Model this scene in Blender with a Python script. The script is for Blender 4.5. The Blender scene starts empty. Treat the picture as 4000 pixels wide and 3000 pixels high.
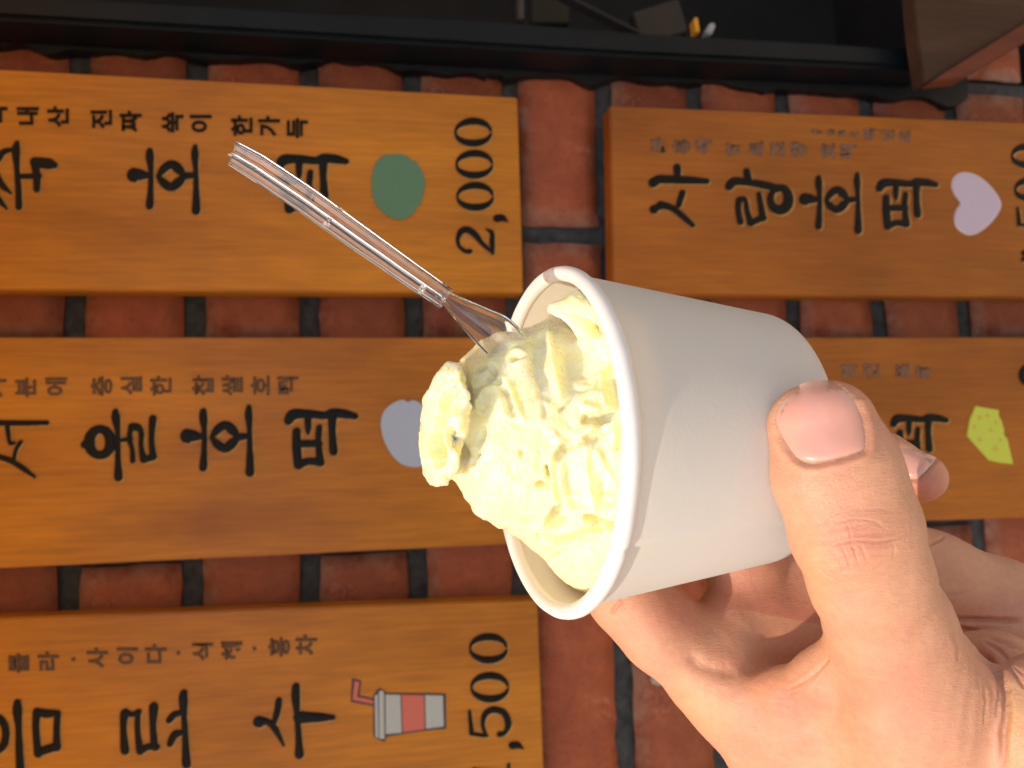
import bpy, bmesh, math, random
import numpy as np
from mathutils import Vector, Matrix
from mathutils.bvhtree import BVHTree
random.seed(4); rng = np.random.default_rng(4)
SC = bpy.context.scene
COL = SC.collection
R = math.radians

# ------------------------------------------------------------------ camera
F = 3000.0                     # focal length in pixels of the 4000 px wide photograph
CAMZ = 1.35
def unit(v):
    v = np.asarray(v, float); return v / np.linalg.norm(v)
# directions seen in camera axes (right, up, back): the wall's downward line and its rightward line
_D = unit((17300, 180, -3000)); _Rr = unit((-924, 38800, -3000))
_Rr = unit(_Rr - _D * _D.dot(_Rr))
AX, AZ = _Rr, -_D
AY = np.cross(AZ, AX)
C2W = np.stack([AX, AY, AZ])   # camera vector (right, up, back) -> world
CAM = np.array((0.0, 0.0, CAMZ))
cam_d = bpy.data.cameras.new('camera'); cam = bpy.data.objects.new('camera', cam_d); COL.objects.link(cam)
cam_d.sensor_width = 36.0; cam_d.lens = 36.0 * F / 4000.0
cam_d.clip_start = 0.01; cam_d.clip_end = 200
m = Matrix.Identity(4)
for i in range(3):
    for j in range(3): m[i][j] = C2W[i][j]
    m[i][3] = CAM[i]
cam.matrix_world = m
cam_d.dof.use_dof = True; cam_d.dof.focus_distance = 0.152; cam_d.dof.aperture_fstop = 27.0
SC.camera = cam

# ------------------------------------------------------------------ light
SUN = unit(C2W @ unit((-0.715, -0.375, 0.59)))      # towards the sun
elev = math.asin(SUN[2]); azim = math.atan2(SUN[0], SUN[1])
w = bpy.data.worlds.new('World'); SC.world = w; w.use_nodes = True
nt = w.node_tree; nt.nodes.clear()
sky = nt.nodes.new('ShaderNodeTexSky'); sky.sky_type = 'NISHITA'; sky.sun_disc = False
sky.sun_elevation = elev; sky.sun_rotation = azim; sky.dust_density = 2.0; sky.air_density = 1.0
bg = nt.nodes.new('ShaderNodeBackground'); bg.inputs[1].default_value = 0.15
ow = nt.nodes.new('ShaderNodeOutputWorld')
nt.links.new(sky.outputs[0], bg.inputs[0]); nt.links.new(bg.outputs[0], ow.inputs[0])
sd = bpy.data.lights.new('sun', 'SUN'); so = bpy.data.objects.new('sun', sd); COL.objects.link(so)
sd.energy = 2.6; sd.angle = R(0.6); sd.color = (1.0, 0.85, 0.65)
so.rotation_mode = 'QUATERNION'; so.rotation_quaternion = Vector(SUN).to_track_quat('Z', 'Y')
so.location = (0, 0, 3)
SC.view_settings.view_transform = 'Standard'; SC.view_settings.look = 'None'
SC.view_settings.exposure = 0.42; SC.view_settings.gamma = 1.0
SC.cycles.max_bounces = 14; SC.cycles.transmission_bounces = 10; SC.cycles.transparent_max_bounces = 10

# ------------------------------------------------------------------ pixel <-> place
def P(px, py, d):
    """world point seen at photograph pixel (px, py), d metres in front of the camera"""
    v = np.array(((px - 2000) / F * d, -(py - 1500) / F * d, -d)); return C2W @ v + CAM
def PV(px, py, d):
    px, py, d = np.broadcast_arrays(np.asarray(px, float), py, d)
    v = np.stack([(px - 2000) / F * d, -(py - 1500) / F * d, -d], -1); return v @ C2W.T + CAM
def topx(W):
    v = (np.asarray(W) - CAM) @ C2W
    return 2000 + F * v[..., 0] / -v[..., 2], 1500 - F * v[..., 1] / -v[..., 2], -v[..., 2]
_c = C2W @ np.array((0, 0, -1.0))
YW = CAM[1] + _c[1] * 0.50            # plane of the brick faces
YB = YW - 0.022                        # plane of the board faces
def onY(px, py, y):
    v = C2W @ np.array(((px - 2000) / F, -(py - 1500) / F, -1.0)); return CAM + v * ((y - CAM[1]) / v[1])
def A(pts, s=0.6329, ox=0, oy=0): return [(ox + p[0] * s, oy + p[1] * s) + tuple(q * s for q in p[2:]) for p in pts]

# ------------------------------------------------------------------ object helpers
def link(name, me, mat=None, parent=None, **props):
    o = bpy.data.objects.new(name, me); COL.objects.link(o)
    if mat is not None and me is not None and not me.materials: me.materials.append(mat)
    if parent is not None: o.parent = parent
    for k, v in props.items(): o[k] = v
    return o
def mesh(name, verts, faces, smooth=False):
    me = bpy.data.meshes.new(name); me.from_pydata([tuple(map(float, v)) for v in verts], [], [tuple(map(int, f)) for f in faces]); me.update()
    if smooth: me.polygons.foreach_set('use_smooth', [True] * len(me.polygons))
    return me
def npmesh(name, V, Q, smooth=True):
    me = bpy.data.meshes.new(name); n, k = Q.shape
    me.vertices.add(len(V)); me.vertices.foreach_set('co', V.astype(np.float32).ravel())
    me.loops.add(n * k); me.loops.foreach_set('vertex_index', Q.astype(np.int32).ravel())
    me.polygons.add(n); me.polygons.foreach_set('loop_start', np.arange(0, n * k, k, dtype=np.int32))
    me.polygons.foreach_set('loop_total', np.full(n, k, np.int32))
    me.update(calc_edges=True); me.validate()
    if smooth: me.polygons.foreach_set('use_smooth', [True] * len(me.polygons))
    return me
def recenter(o):
    """put the object's origin at the middle of its own mesh"""
    me = o.data; n = len(me.vertices); a = np.empty(n * 3, np.float32); me.vertices.foreach_get('co', a); a = a.reshape(-1, 3)
    c = (a.min(0) + a.max(0)) / 2; me.vertices.foreach_set('co', (a - c).ravel()); me.update(); o.location = o.location + Vector(c.astype(float)); return o
def bevel(me, w, seg=2):
    bm = bmesh.new(); bm.from_mesh(me); bmesh.ops.recalc_face_normals(bm, faces=bm.faces)
    bmesh.ops.bevel(bm, geom=bm.edges[:], offset=w, segments=seg, affect='EDGES', clamp_overlap=True)
    bm.to_mesh(me); bm.free(); return me
def slab(poly, thick, bev=0.0, seg=2):
    """closed prism: front polygon (world points, facing -Y) carried back by thick"""
    n = len(poly); v = [tuple(p) for p in poly] + [(p[0], p[1] + thick, p[2]) for p in poly]
    fs = [list(range(n)), list(range(2 * n - 1, n - 1, -1))] + [[i, (i + 1) % n + 0, (i + 1) % n + n, i + n] for i in range(n)]
    me = mesh('slab', v, fs)
    bm = bmesh.new(); bm.from_mesh(me); bmesh.ops.recalc_face_normals(bm, faces=bm.faces)
    if bev: bmesh.ops.bevel(bm, geom=bm.edges[:], offset=bev, segments=seg, affect='EDGES', clamp_overlap=True)
    bm.to_mesh(me); bm.free(); return me

# ------------------------------------------------------------------ node helpers
class N:
    def __init__(s, name):
        s.m = bpy.data.materials.new(name); s.m.use_nodes = True; s.t = s.m.node_tree; s.t.nodes.clear()
        s.out = s.t.nodes.new('ShaderNodeOutputMaterial')
    def n(s, kind, **kw):
        x = s.t.nodes.new(kind)
        for k, v in kw.items():
            if k.startswith('i_'):
                key = k[2:].replace('_', ' '); x.inputs[int(key) if key.isdigit() else key].default_value = v
            else: setattr(x, k, v)
        return x
    def l(s, a, b, ia=0, ib=0): s.t.links.new(a.outputs[ia], b.inputs[ib]); return b
    def bsdf(s, **kw):
        b = s.n('ShaderNodeBsdfPrincipled')
        for k, v in kw.items(): b.inputs[k.replace('_', ' ')].default_value = v
        s.l(b, s.out); return b
    def noise(s, scale=(1, 1, 1), ns=5.0, det=4.0, rough=0.55, coord='Object'):
        tc = s.n('ShaderNodeTexCoord'); mp = s.n('ShaderNodeMapping'); mp.inputs['Scale'].default_value = scale
        s.l(tc, mp, coord, 0); x = s.n('ShaderNodeTexNoise'); x.inputs['Scale'].default_value = ns
        x.inputs['Detail'].default_value = det; x.inputs['Roughness'].default_value = rough; s.l(mp, x, 0, 'Vector'); return x
    def ramp(s, src, stops, ia=0):
        r = s.n('ShaderNodeValToRGB'); e = r.color_ramp.elements
        while len(e) > 2: e.remove(e[-1])
        e[0].position, e[0].color = stops[0][0], tuple(stops[0][1]) + (1,) if len(stops[0][1]) == 3 else stops[0][1]
        e[1].position, e[1].color = stops[-1][0], tuple(stops[-1][1]) + (1,)
        for p, c in stops[1:-1]: q = e.new(p); q.color = tuple(c) + (1,)
        s.l(src, r, ia, 0); return r
    def mix(s, a, b, fac=0.5, mode='MIX', facsrc=None):
        x = s.n('ShaderNodeMix', data_type='RGBA', blend_type=mode); x.inputs[0].default_value = fac
        if facsrc is not None: s.t.links.new(facsrc, x.inputs[0])
        for src, k in ((a, 6), (b, 7)):
            if isinstance(src, tuple): x.inputs[k].default_value = tuple(src) + (1,)
            else: s.t.links.new(src, x.inputs[k])
        return x
    def bump(s, h, bs, strength=0.3, dist=0.001, prev=None, ih=0):
        b = s.n('ShaderNodeBump'); b.inputs['Strength'].default_value = strength; b.inputs['Distance'].default_value = dist
        s.l(h, b, ih, 'Height')
        if prev is not None: s.l(prev, b, 0, 'Normal')
        if bs is not None: s.l(b, bs, 0, 'Normal')
        return b
G = (1, 1, 1)
def g(v): return (v, v, v)

def mat_wood(name, c0, c1, seed=0.0, rough=0.36):
    k = N(name); b = k.bsdf(Roughness=rough, Specular_IOR_Level=0.34)
    fib = k.noise((1.0, 1.0, 0.06), 420, 5, 0.6); big = k.noise((1.0, 1.0, 0.22), 26 + seed, 4, 0.55); blot = k.noise((1, 1, .6), 9, 3, 0.5)
    a = k.ramp(big, [(0.30, c0), (0.72, c1)])
    fr = k.ramp(fib, [(0.34, g(0.55)), (0.62, g(1.0))]); x = k.mix(a.outputs[0], fr.outputs[0], 0.55, 'MULTIPLY')
    bl = k.ramp(blot, [(0.33, (0.72, 0.66, 0.60)), (0.67, (1.12, 1.12, 1.05))]); y = k.mix(x.outputs[2], bl.outputs[0], 0.8, 'MULTIPLY')
    k.l(y, b, 2, 0); k.bump(fib, b, 0.12, 0.0006)
    rr = k.ramp(blot, [(0.3, g(rough - .06)), (0.7, g(rough + .10))]); k.l(rr, b, 0, 'Roughness'); return k.m
def mat_brick(name, c0, c1):
    k = N(name); b = k.bsdf(Roughness=0.72)
    oi = k.n('ShaderNodeObjectInfo'); n1 = k.noise((1, 1, 1), 55, 6, 0.65); n2 = k.noise((1, 1, 1), 260, 4, 0.6); n3 = k.noise((1, 1, 1), 24, 3, 0.5)
    a = k.ramp(n1, [(0.3, c0), (0.7, c1)])
    v = k.ramp(oi, [(0.0, (0.78, 0.74, 0.72)), (0.5, (1.0, 1.0, 1.0)), (1.0, (1.22, 1.10, 1.0))], 'Random'); x = k.mix(a.outputs[0], v.outputs[0], 0.9, 'MULTIPLY')
    ch = k.ramp(n3, [(0.60, g(0)), (0.76, g(1))]); ch2 = k.ramp(n2, [(0.52, g(0)), (0.66, g(0.6))]); mm = k.mix(ch.outputs[0], ch2.outputs[0], 1.0, 'MULTIPLY')
    y = k.mix(x.outputs[2], (0.42, 0.30, 0.26), 0.5, 'MIX', mm.outputs[2]); 
    pit = k.ramp(n2, [(0.30, g(0.35)), (0.44, g(1.0))]); z = k.mix(y.outputs[2], pit.outputs[0], 0.5, 'MULTIPLY')
    at = k.n('ShaderNodeAttribute', attribute_name='edge'); q = k.n('ShaderNodeMath', operation='MULTIPLY'); k.l(at, q, 'Fac', 0)
    er = k.ramp(n1, [(0.38, g(0)), (0.62, g(0.75))]); k.l(er, q, 0, 1)
    zz = k.mix(z.outputs[2], (0.34, 0.24, 0.18), 0.5, 'MIX', q.outputs[0]); k.l(zz, b, 2, 0)
    b1 = k.bump(n1, None, 0.5, 0.0012); k.bump(n2, b, 0.5, 0.0006, b1); return k.m
def mat_plain(name, col, rough=0.5, var=0.15, ns=60, bump=0.0, bd=0.001, **kw):
    k = N(name); b = k.bsdf(Roughness=rough, **kw); n1 = k.noise((1, 1, 1), ns, 5, 0.6)
    r = k.ramp(n1, [(0.3, tuple(c * (1 - var) for c in col)), (0.7, tuple(min(1, c * (1 + var)) for c in col))]); k.l(r, b)
    if bump: k.bump(n1, b, bump, bd)
    return k.m
M = {}
M['wood'] = mat_wood('honey_varnished_wood', (0.42, 0.148, 0.008), (0.62, 0.240, 0.013), 0.0, 0.42)
M['wood_red'] = mat_wood('reddish_varnished_wood', (0.31, 0.094, 0.007), (0.41, 0.130, 0.011), 5.0, 0.42)  # redder wood, darkened further to paint in the light fading rightward
M['brick'] = mat_brick('red_brick', (0.225, 0.052, 0.018), (0.36, 0.096, 0.034))
M['mortar'] = mat_plain('dark_mortar', (0.045, 0.047, 0.046), 0.85, 0.5, 140, 0.8, 0.002)
M['sealant'] = mat_plain('black_sealant', (0.010, 0.012, 0.012), 0.5, 0.3, 40, 0.4, 0.002, Specular_IOR_Level=0.3)
M['black_metal'] = mat_plain('black_painted_metal', (0.004, 0.006, 0.008), 0.45, 0.25, 30, 0.15, 0.001, Specular_IOR_Level=0.22)
M['ink'] = mat_plain('gloss_black_paint', (0.006, 0.006, 0.005), 0.36, 0.3, 300, 0.15, 0.0004, Specular_IOR_Level=0.16)
M['lit_edge'] = mat_plain('painted_lit_edge_wood', (0.50, 0.27, 0.07), 0.4, 0.35, 300, 0.3, 0.0005)
M['ink_faded'] = mat_plain('worn_brown_paint', (0.085, 0.040, 0.020), 0.5, 0.6, 900, 0.2, 0.0003)
M['ink_grey'] = mat_plain('worn_grey_brown_paint', (0.17, 0.085, 0.045), 0.5, 0.6, 900, 0.2, 0.0003)
M['green'] = mat_plain('sage_green_sticker', (0.085, 0.20, 0.115), 0.5, 0.08, 500, 0.1, 0.0002)
M['pale'] = mat_plain('pale_blue_grey_sticker', (0.36, 0.43, 0.54), 0.5, 0.04, 500)
M['pink'] = mat_plain('pale_pink_sticker', (0.50, 0.41, 0.49), 0.5, 0.04, 500)
M['pink_edge'] = mat_plain('white_sticker_edge', (0.60, 0.52, 0.52), 0.5, 0.04, 500)
M['yellow'] = mat_plain('lime_yellow_sticker', (0.50, 0.56, 0.055), 0.5, 0.05, 500)
M['orange'] = mat_plain('orange_dot_print', (0.56, 0.40, 0.05), 0.5, 0.05, 500)
M['grey_print'] = mat_plain('light_grey_print', (0.42, 0.46, 0.45), 0.5, 0.04, 500)
M['red_print'] = mat_plain('coral_red_print', (0.56, 0.135, 0.095), 0.5, 0.04, 500)
M['outline'] = mat_plain('dark_blue_outline_print', (0.035, 0.03, 0.05), 0.5, 0.1, 500)

# ------------------------------------------------------------------ setting out of frame: ground and an added unseen cloth that shades and warms the wall
gp = mesh('pavement', [(-6, -6, 0), (6, -6, 0), (6, YW + 0.3, 0), (-6, YW + 0.3, 0)], [(0, 1, 2, 3)])
link('pavement', gp, mat_plain('pale_warm_pavement', (0.50, 0.40, 0.29), 0.8, 0.15, 4, 0.3, 0.01), kind='structure')
AWZ = CAMZ + 0.37
_sl = SUN[2] / -SUN[1]; _pt = P(900, 560, .143)
AWD = 0.5 * ((YW - _pt[1] + (AWZ - _pt[2]) / _sl) + ((AWZ - onY(4000, 1500, YW)[2]) / _sl)); print('awning depth', AWD, 'limits', YW - _pt[1] + (AWZ - _pt[2]) / _sl, (AWZ - onY(4000, 1500, YW)[2]) / _sl, 'sun', SUN)
_k = N('orange_shade_cloth'); _b = _k.bsdf(Base_Color=(0.75, 0.36, 0.12, 1), Roughness=0.8)
_t = _k.n('ShaderNodeBsdfTranslucent'); _t.inputs[0].default_value = (0.95, 0.55, 0.20, 1); _m = _k.n('ShaderNodeMixShader'); _m.inputs[0].default_value = 0.55
_k.l(_b, _m, 0, 1); _k.l(_t, _m, 0, 2); _k.l(_m, _k.out); AWM = _k.m
aw = link('added_shade_cloth', mesh('added_shade_cloth', [(-1.6, YW - AWD, AWZ - 0.02), (1.6, YW - AWD, AWZ - 0.02), (1.6, YW - 0.01, AWZ + 0.03), (-1.6, YW - 0.01, AWZ + 0.03), (-1.6, YW - AWD, AWZ - 0.06), (1.6, YW - AWD, AWZ - 0.06)], [(0, 1, 2, 3), (0, 4, 5, 1)]),
          AWM, label='unseen orange cloth added above the menu boards to shade and warm the wall', category='added_shade_cloth')
recenter(aw)

# ------------------------------------------------------------------ brick wall
def wxz(px, py): p = onY(px, py, YW); return p[0], p[2]
jz = [283, 757, 1207, 1618, 2015, 2392, 2755, 3108, 3445, 3780]       # course joints along photo row y=1230
jz = [wxz(x, 1230)[1] for x in jz]
d0 = jz[0] - jz[1]
jz = [jz[0] + d0 * 2, jz[0] + d0] + jz
dl = jz[-2] - jz[-1]
jz = jz + [jz[-1] - dl, jz[-1] - 2 * dl]
GAP = 0.0125
xA = wxz(2200, 911)[0]; xB = wxz(2560, 2548)[0]; BL = wxz(2200, 911)[0] - wxz(2240, 2091)[0] - GAP
XWIN = onY(2400, 215, YW)[0]
wall = link('brick_wall', slab([(-0.75, YW + 0.0065, CAMZ - 0.85), (XWIN, YW + 0.0065, CAMZ - 0.85), (XWIN, YW + 0.0065, CAMZ + 0.75), (-0.75, YW + 0.0065, CAMZ + 0.75)], 0.09),
            M['mortar'], label='red brick wall with dark recessed mortar joints behind the wooden menu boards', category='wall')
def brick_mesh(L, H, D, seed):
    r = random.Random(seed); bm = bmesh.new(); nx, nz = max(3, int(L / 0.012)), 5
    # front face grid with worn rounded arrises, closed box behind
    xs = np.linspace(-L / 2, L / 2, nx + 1); zs = np.linspace(-H / 2, H / 2, nz + 1); vs = {}
    for i, x in enumerate(xs):
        for j, z in enumerate(zs):
            e = min(i, nx - i, j, nz - j); y = 0.0 if e > 0 else 0.0022 + r.uniform(0, 0.0012)
            dx = dz = 0
            if e == 0: dx, dz = r.uniform(-.0006, .0006), r.uniform(-.0008, .0008)
            vs[i, j] = bm.verts.new((x + dx, y + r.uniform(-.0003, .0003), z + dz))
    ring = [(i, 0) for i in range(nx)] + [(nx, j) for j in range(nz)] + [(i, nz) for i in range(nx, 0, -1)] + [(0, j) for j in range(nz, 0, -1)]
    for i in range(nx):
        for j in range(nz): bm.faces.new((vs[i, j], vs[i + 1, j], vs[i + 1, j + 1], vs[i, j + 1]))
    back = {k: bm.verts.new((vs[k].co.x, D, vs[k].co.z)) for k in ring}
    for a, b2 in zip(ring, ring[1:] + ring[:1]): bm.faces.new((vs[b2], vs[a], back[a], back[b2]))
    bm.faces.new([back[k] for k in ring]); bmesh.ops.recalc_face_normals(bm, faces=bm.faces)
    me = bpy.data.meshes.new('brick'); bm.to_mesh(me); 
    at = me.attributes.new('edge', 'FLOAT', 'POINT'); co = [(v.co.x, v.co.z) for v in bm.verts]
    for i, (x, z) in enumerate(co): at.data[i].value = 1.0 if (abs(x) > L / 2 - 0.003 or z > H / 2 - 0.004) else 0.0
    bm.free(); me.polygons.foreach_set('use_smooth', [True] * len(me.polygons)); me.materials.append(M['brick']); return me
bn = 0; cache = {}
for c in range(len(jz) - 1):
    z0, z1 = jz[c + 1] + GAP / 2, jz[c] - GAP / 2; H = z1 - z0; x0 = xA if c % 2 == 0 else xB
    for kx in range(-3, 3):
        xa = x0 + kx * (BL + GAP) + GAP / 2 - 0.0; xb = xa + BL
        xb = min(xb, XWIN - 0.001) if c < 11 else min(xb, XWIN + 0.03)
        if xb < -0.46 or xa > xb - 0.02: continue
        key = (round(H, 3), c % 3, round(xb - xa, 3))
        if key not in cache: cache[key] = brick_mesh(xb - xa, H, 0.006, 31 + len(cache))
        o = link('brick', cache[key], None, wall); o.location = ((xa + xb) / 2 + random.uniform(-.0006, .0006), YW + random.uniform(-.0008, .0012), (z0 + z1) / 2)
        o.rotation_euler = (random.uniform(-.006, .006), random.uniform(-.004, .004), random.uniform(-.004, .004)); bn += 1
# small blob of light render stuck on the lower brick
bmx = bmesh.new(); bmesh.ops.create_icosphere(bmx, subdivisions=3, radius=0.0045)
for v in bmx.verts: v.co *= random.uniform(0.75, 1.15); v.co.y *= 0.4
me = bpy.data.meshes.new('mortar_blob'); bmx.to_mesh(me); bmx.free()
o = link('mortar_blob', me, mat_plain('pale_mortar_blob', (0.45, 0.42, 0.33), 0.8, 0.3, 300), wall); o.location = Vector(onY(2568, 2650, YW - 0.001))

# ------------------------------------------------------------------ menu boards
def board(quad, mat, label, dy=0.0, depth=0.0165):
    y = YB + dy; pts = [onY(px, py, y) for px, py in quad]
    root = link('menu_board', slab(pts, depth, 0.0009, 2), mat, label=label, category='menu board', group='wooden menu boards on the brick wall')
    return root, y
B1, y1 = board([(-500, 243), (2022, 380), (2045, 1146), (-500, 1130)], M['wood'], 'honey coloured wooden menu board priced 2,000 with a green dot, upper left')
B2, y2 = board([(-500, 1318), (2420, 1318), (2450, 2105), (-500, 2243)], M['wood'], 'honey coloured wooden menu board with a pale round sticker, behind the ice cream')
B3, y3 = board([(-500, 2432), (2100, 2342), (2140, 3450), (-500, 3450)], M['wood'], 'wooden menu board priced 1,500 with a soft drink picture, lower left')
B4, y4 = board([(2382, 412), (4700, 508), (4700, 1164), (2396, 1152)], M['wood_red'], 'reddish wooden menu board with a pale pink heart, upper right')
B5, y5 = board([(2760, 1318), (4700, 1316), (4700, 2000), (2760, 2062)], M['wood_red'], 'reddish wooden menu board with a lime yellow sticker, behind the thumb')

def stroke_mesh(strokes, y, lift=0.0009):
    """brush strokes given as [(px, py, radius_px), ...] on plane y, domed like thick paint"""
    V, Fc = [], []
    for si, st in enumerate(strokes):
        pts = [np.array(p[:2], float) for p in st]; rad = [p[2] * 1.06 + 0.8 for p in st]
        # Catmull-Rom resample
        Q, Rd = [], []
        for i in range(len(pts) - 1):
            p0, p1, p2, p3 = pts[max(i - 1, 0)], pts[i], pts[i + 1], pts[min(i + 2, len(pts) - 1)]
            for t in np.linspace(0, 1, 7)[:-1]:
                Q.append(0.5 * ((2 * p1) + (p2 - p0) * t + (2 * p0 - 5 * p1 + 4 * p2 - p3) * t * t + (-p0 + 3 * p1 - 3 * p2 + p3) * t ** 3)); Rd.append(rad[i] + (rad[i + 1] - rad[i]) * (t * t * (3 - 2 * t)))
        Q.append(pts[-1]); Rd.append(rad[-1]); n = len(Q)
        T = [unit(Q[min(i + 1, n - 1)] - Q[max(i - 1, 0)] + 1e-9) for i in range(n)]
        # rounded caps
        capA = [(Q[0] - T[0] * Rd[0] * math.sin(a), Rd[0] * math.cos(a), T[0]) for a in (1.4, 1.05, 0.6)]
        capB = [(Q[-1] + T[-1] * Rd[-1] * math.sin(a), Rd[-1] * math.cos(a), T[-1]) for a in (0.6, 1.05, 1.4)]
        rows = capA + [(q, r, t) for q, r, t in zip(Q, Rd, T)] + capB
        base = len(V); prof = [(-1, 0.0), (-0.93, 0.35), (-0.75, 0.7), (-0.4, 0.95), (0, 1.0), (0.4, 0.95), (0.75, 0.7), (0.93, 0.35), (1, 0.0)]
        rm = max(Rd)
        for q, r, t in rows:
            nrm = np.array((-t[1], t[0]))
            for u, h in prof:
                s = q + nrm * r * u; w3 = onY(s[0], s[1], y - 0.00025 - lift * h * (min(1.0, r / rm) ** .5) - 0.00002 * si); V.append(w3)
        K = len(prof)
        for i in range(len(rows) - 1):
            for j in range(K - 1): a = base + i * K + j; Fc.append((a, a + 1, a + K + 1, a + K))
        Fc.append(tuple(base + j for j in range(K))); Fc.append(tuple(base + (len(rows) - 1) * K + j for j in reversed(range(K))))
    me = mesh('strokes', V, Fc); bm = bmesh.new(); bm.from_mesh(me); bmesh.ops.recalc_face_normals(bm, faces=bm.faces); bm.to_mesh(me); bm.free()
    me.polygons.foreach_set('use_smooth', [True] * len(me.polygons)); return me
def letter(root, y, strokes, mat='ink', name='letter', lift=0.0009):
    o = link(name, stroke_mesh(strokes, y, lift), M[mat], root)
    if name != 'comma':      # paler strip paints light caught by the carved edge, lower right of every stroke
        link('painted_lit_edge', stroke_mesh([[(a_ + 2.6, b_ + 2.2, r_ + 0.6) for a_, b_, r_ in st] for st in strokes], y, 0.0004), M['lit_edge'], root)
    return o
def ring(cx, cy, rx, ry, r, thick=None, n=14, a0=0.0, a1=2 * math.pi):
    """elliptical stroke, thick(angle) scales the radius"""
    out = []
    for i in range(n + 1):
        a = a0 + (a1 - a0) * i / n; out.append((cx + rx * math.cos(a), cy + ry * math.sin(a), r * (thick(a) if thick else 1.0)))
    return out
# --- big brushed syllables, traced in 0.6329-scale crops of the photograph
def HO(s=0.6329, ox=0, oy=0): # 호
    return [A([(1160, 1112, 46), (1185, 1110, 36), (1255, 1118, 16)], s, ox, oy), A([(1255, 962, 22), (1256, 1000, 26), (1262, 1080, 17), (1262, 1180, 18), (1255, 1305, 25)], s, ox, oy),
            A([(1308, 1120, 15), (1345, 1070, 26), (1390, 1046, 27), (1432, 1072, 30), (1462, 1118, 20), (1430, 1160, 30), (1388, 1188, 27), (1345, 1165, 26), (1308, 1120, 15)], s, ox, oy),
            A([(1465, 1118, 24), (1532, 1114, 18)], s, ox, oy), A([(1537, 935, 17), (1536, 985, 24), (1541, 1080, 16), (1543, 1180, 18), (1544, 1280, 24), (1543, 1335, 28)], s, ox, oy)]
def TTEOK(s=0.6329, ox=0, oy=0): # 떡
    return [A([(1782, 1015, 28), (1810, 980, 33), (1900, 975, 26), (2000, 985, 24), (2055, 972, 30), (2120, 975, 28), (2192, 990, 20)], s, ox, oy),
            A([(1902, 985, 24), (1902, 1060, 20), (1903, 1098, 9)], s, ox, oy), A([(2052, 985, 28), (2052, 1090, 22), (2060, 1205, 27)], s, ox, oy),
            A([(1832, 1085, 26), (1832, 1180, 27), (1842, 1290, 28)], s, ox, oy), A([(1972, 1060, 20), (1966, 1150, 20), (1980, 1275, 24)], s, ox, oy),
            A([(1835, 1160, 24), (1970, 1160, 22)], s, ox, oy), A([(1845, 1290, 27), (1905, 1268, 22), (1978, 1275, 26)], s, ox, oy)]
def retarget(strokes, src, dst, ks=1.0):
    """move a traced glyph: bounding box src (x0,y0,x1,y1) -> dst"""
    fx = (dst[2] - dst[0]) / (src[2] - src[0]); fy = (dst[3] - dst[1]) / (src[3] - src[1]); fr = (fx * fy) ** 0.5 * ks
    return [[(dst[0] + (x - src[0]) * fx, dst[1] + (y - src[1]) * fy, r * fr) for x, y, r in st] for st in strokes]
bb_ho, bb_tt = (1145, 920, 1572, 1362), (1755, 942, 2215, 1325)
S_ = 0.6329
def ho(dst): return retarget(HO(1.0), bb_ho, [v for v in dst])
def tt(dst): return retarget(TTEOK(1.0), bb_tt, [v for v in dst])
def sc(strokes, ox=0, oy=0, s=S_): return [A(st, s, ox, oy) for st in strokes]
# board 1  (crop origin 0,0)
letter(B1, y1, sc([[(105, 885, 18), (98, 930, 27), (105, 1040, 18), (115, 1180, 20), (118, 1275, 22)], [(70, 925, 14), (20, 940, 20), (-20, 990, 24)], [(-20, 1080, 20), (10, 1140, 22), (70, 1195, 8)],
     [(-40, 1180, 22), (0, 1240, 18), (42, 1288, 8)], [(-40, 1000, 22), (-50, 1100, 22)], [(120, 1090, 16), (240, 1088, 20)], [(212, 1010, 24), (228, 1080, 24), (228, 1165, 22)], [(215, 1000, 30), (300, 1012, 34), (335, 1020, 22)]]))
letter(B1, y1, sc(ho((815, 893, 1240, 1325))))
letter(B1, y1, sc(tt((1700, 950, 2158, 1325))))
# board 2  (crop origin 0,1000)
letter(B2, y2, sc([[(-40, 1030, 18), (120, 1032, 17), (290, 1030, 15)], [(45, 1045, 16), (60, 1150, 13), (85, 1155, 12)], [(128, 1150, 14), (100, 1195, 13), (85, 1262, 13)], [(-30, 1235, 16), (60, 1262, 18), (140, 1310, 17), (215, 1365, 9)]], 0, 1000))
letter(B2, y2, sc([ring(618, 1150, 66, 80, 30, lambda a: 1 + .15 * math.cos(2 * a)), [(525, 1165, 26), (560, 1165, 20)], [(714, 962, 20), (716, 1000, 27), (728, 1100, 16), (728, 1220, 17), (732, 1365, 27)],
     [(735, 1140, 12), (810, 1128, 14)], [(815, 1055, 24), (850, 1060, 24), (872, 1090, 18), (872, 1180, 16), (888, 1255, 24)], [(888, 1258, 22), (950, 1240, 20)], [(946, 1240, 22), (936, 1130, 18), (944, 1005, 24)],
     [(808, 1060, 16), (800, 1130, 18), (816, 1190, 15), (820, 1262, 18)]], 0, 1000))
letter(B2, y2, sc(ho((1145, 920, 1572, 1362)), 0, 1000))
letter(B2, y2, sc(tt((1755, 942, 2215, 1325)), 0, 1000))
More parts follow.
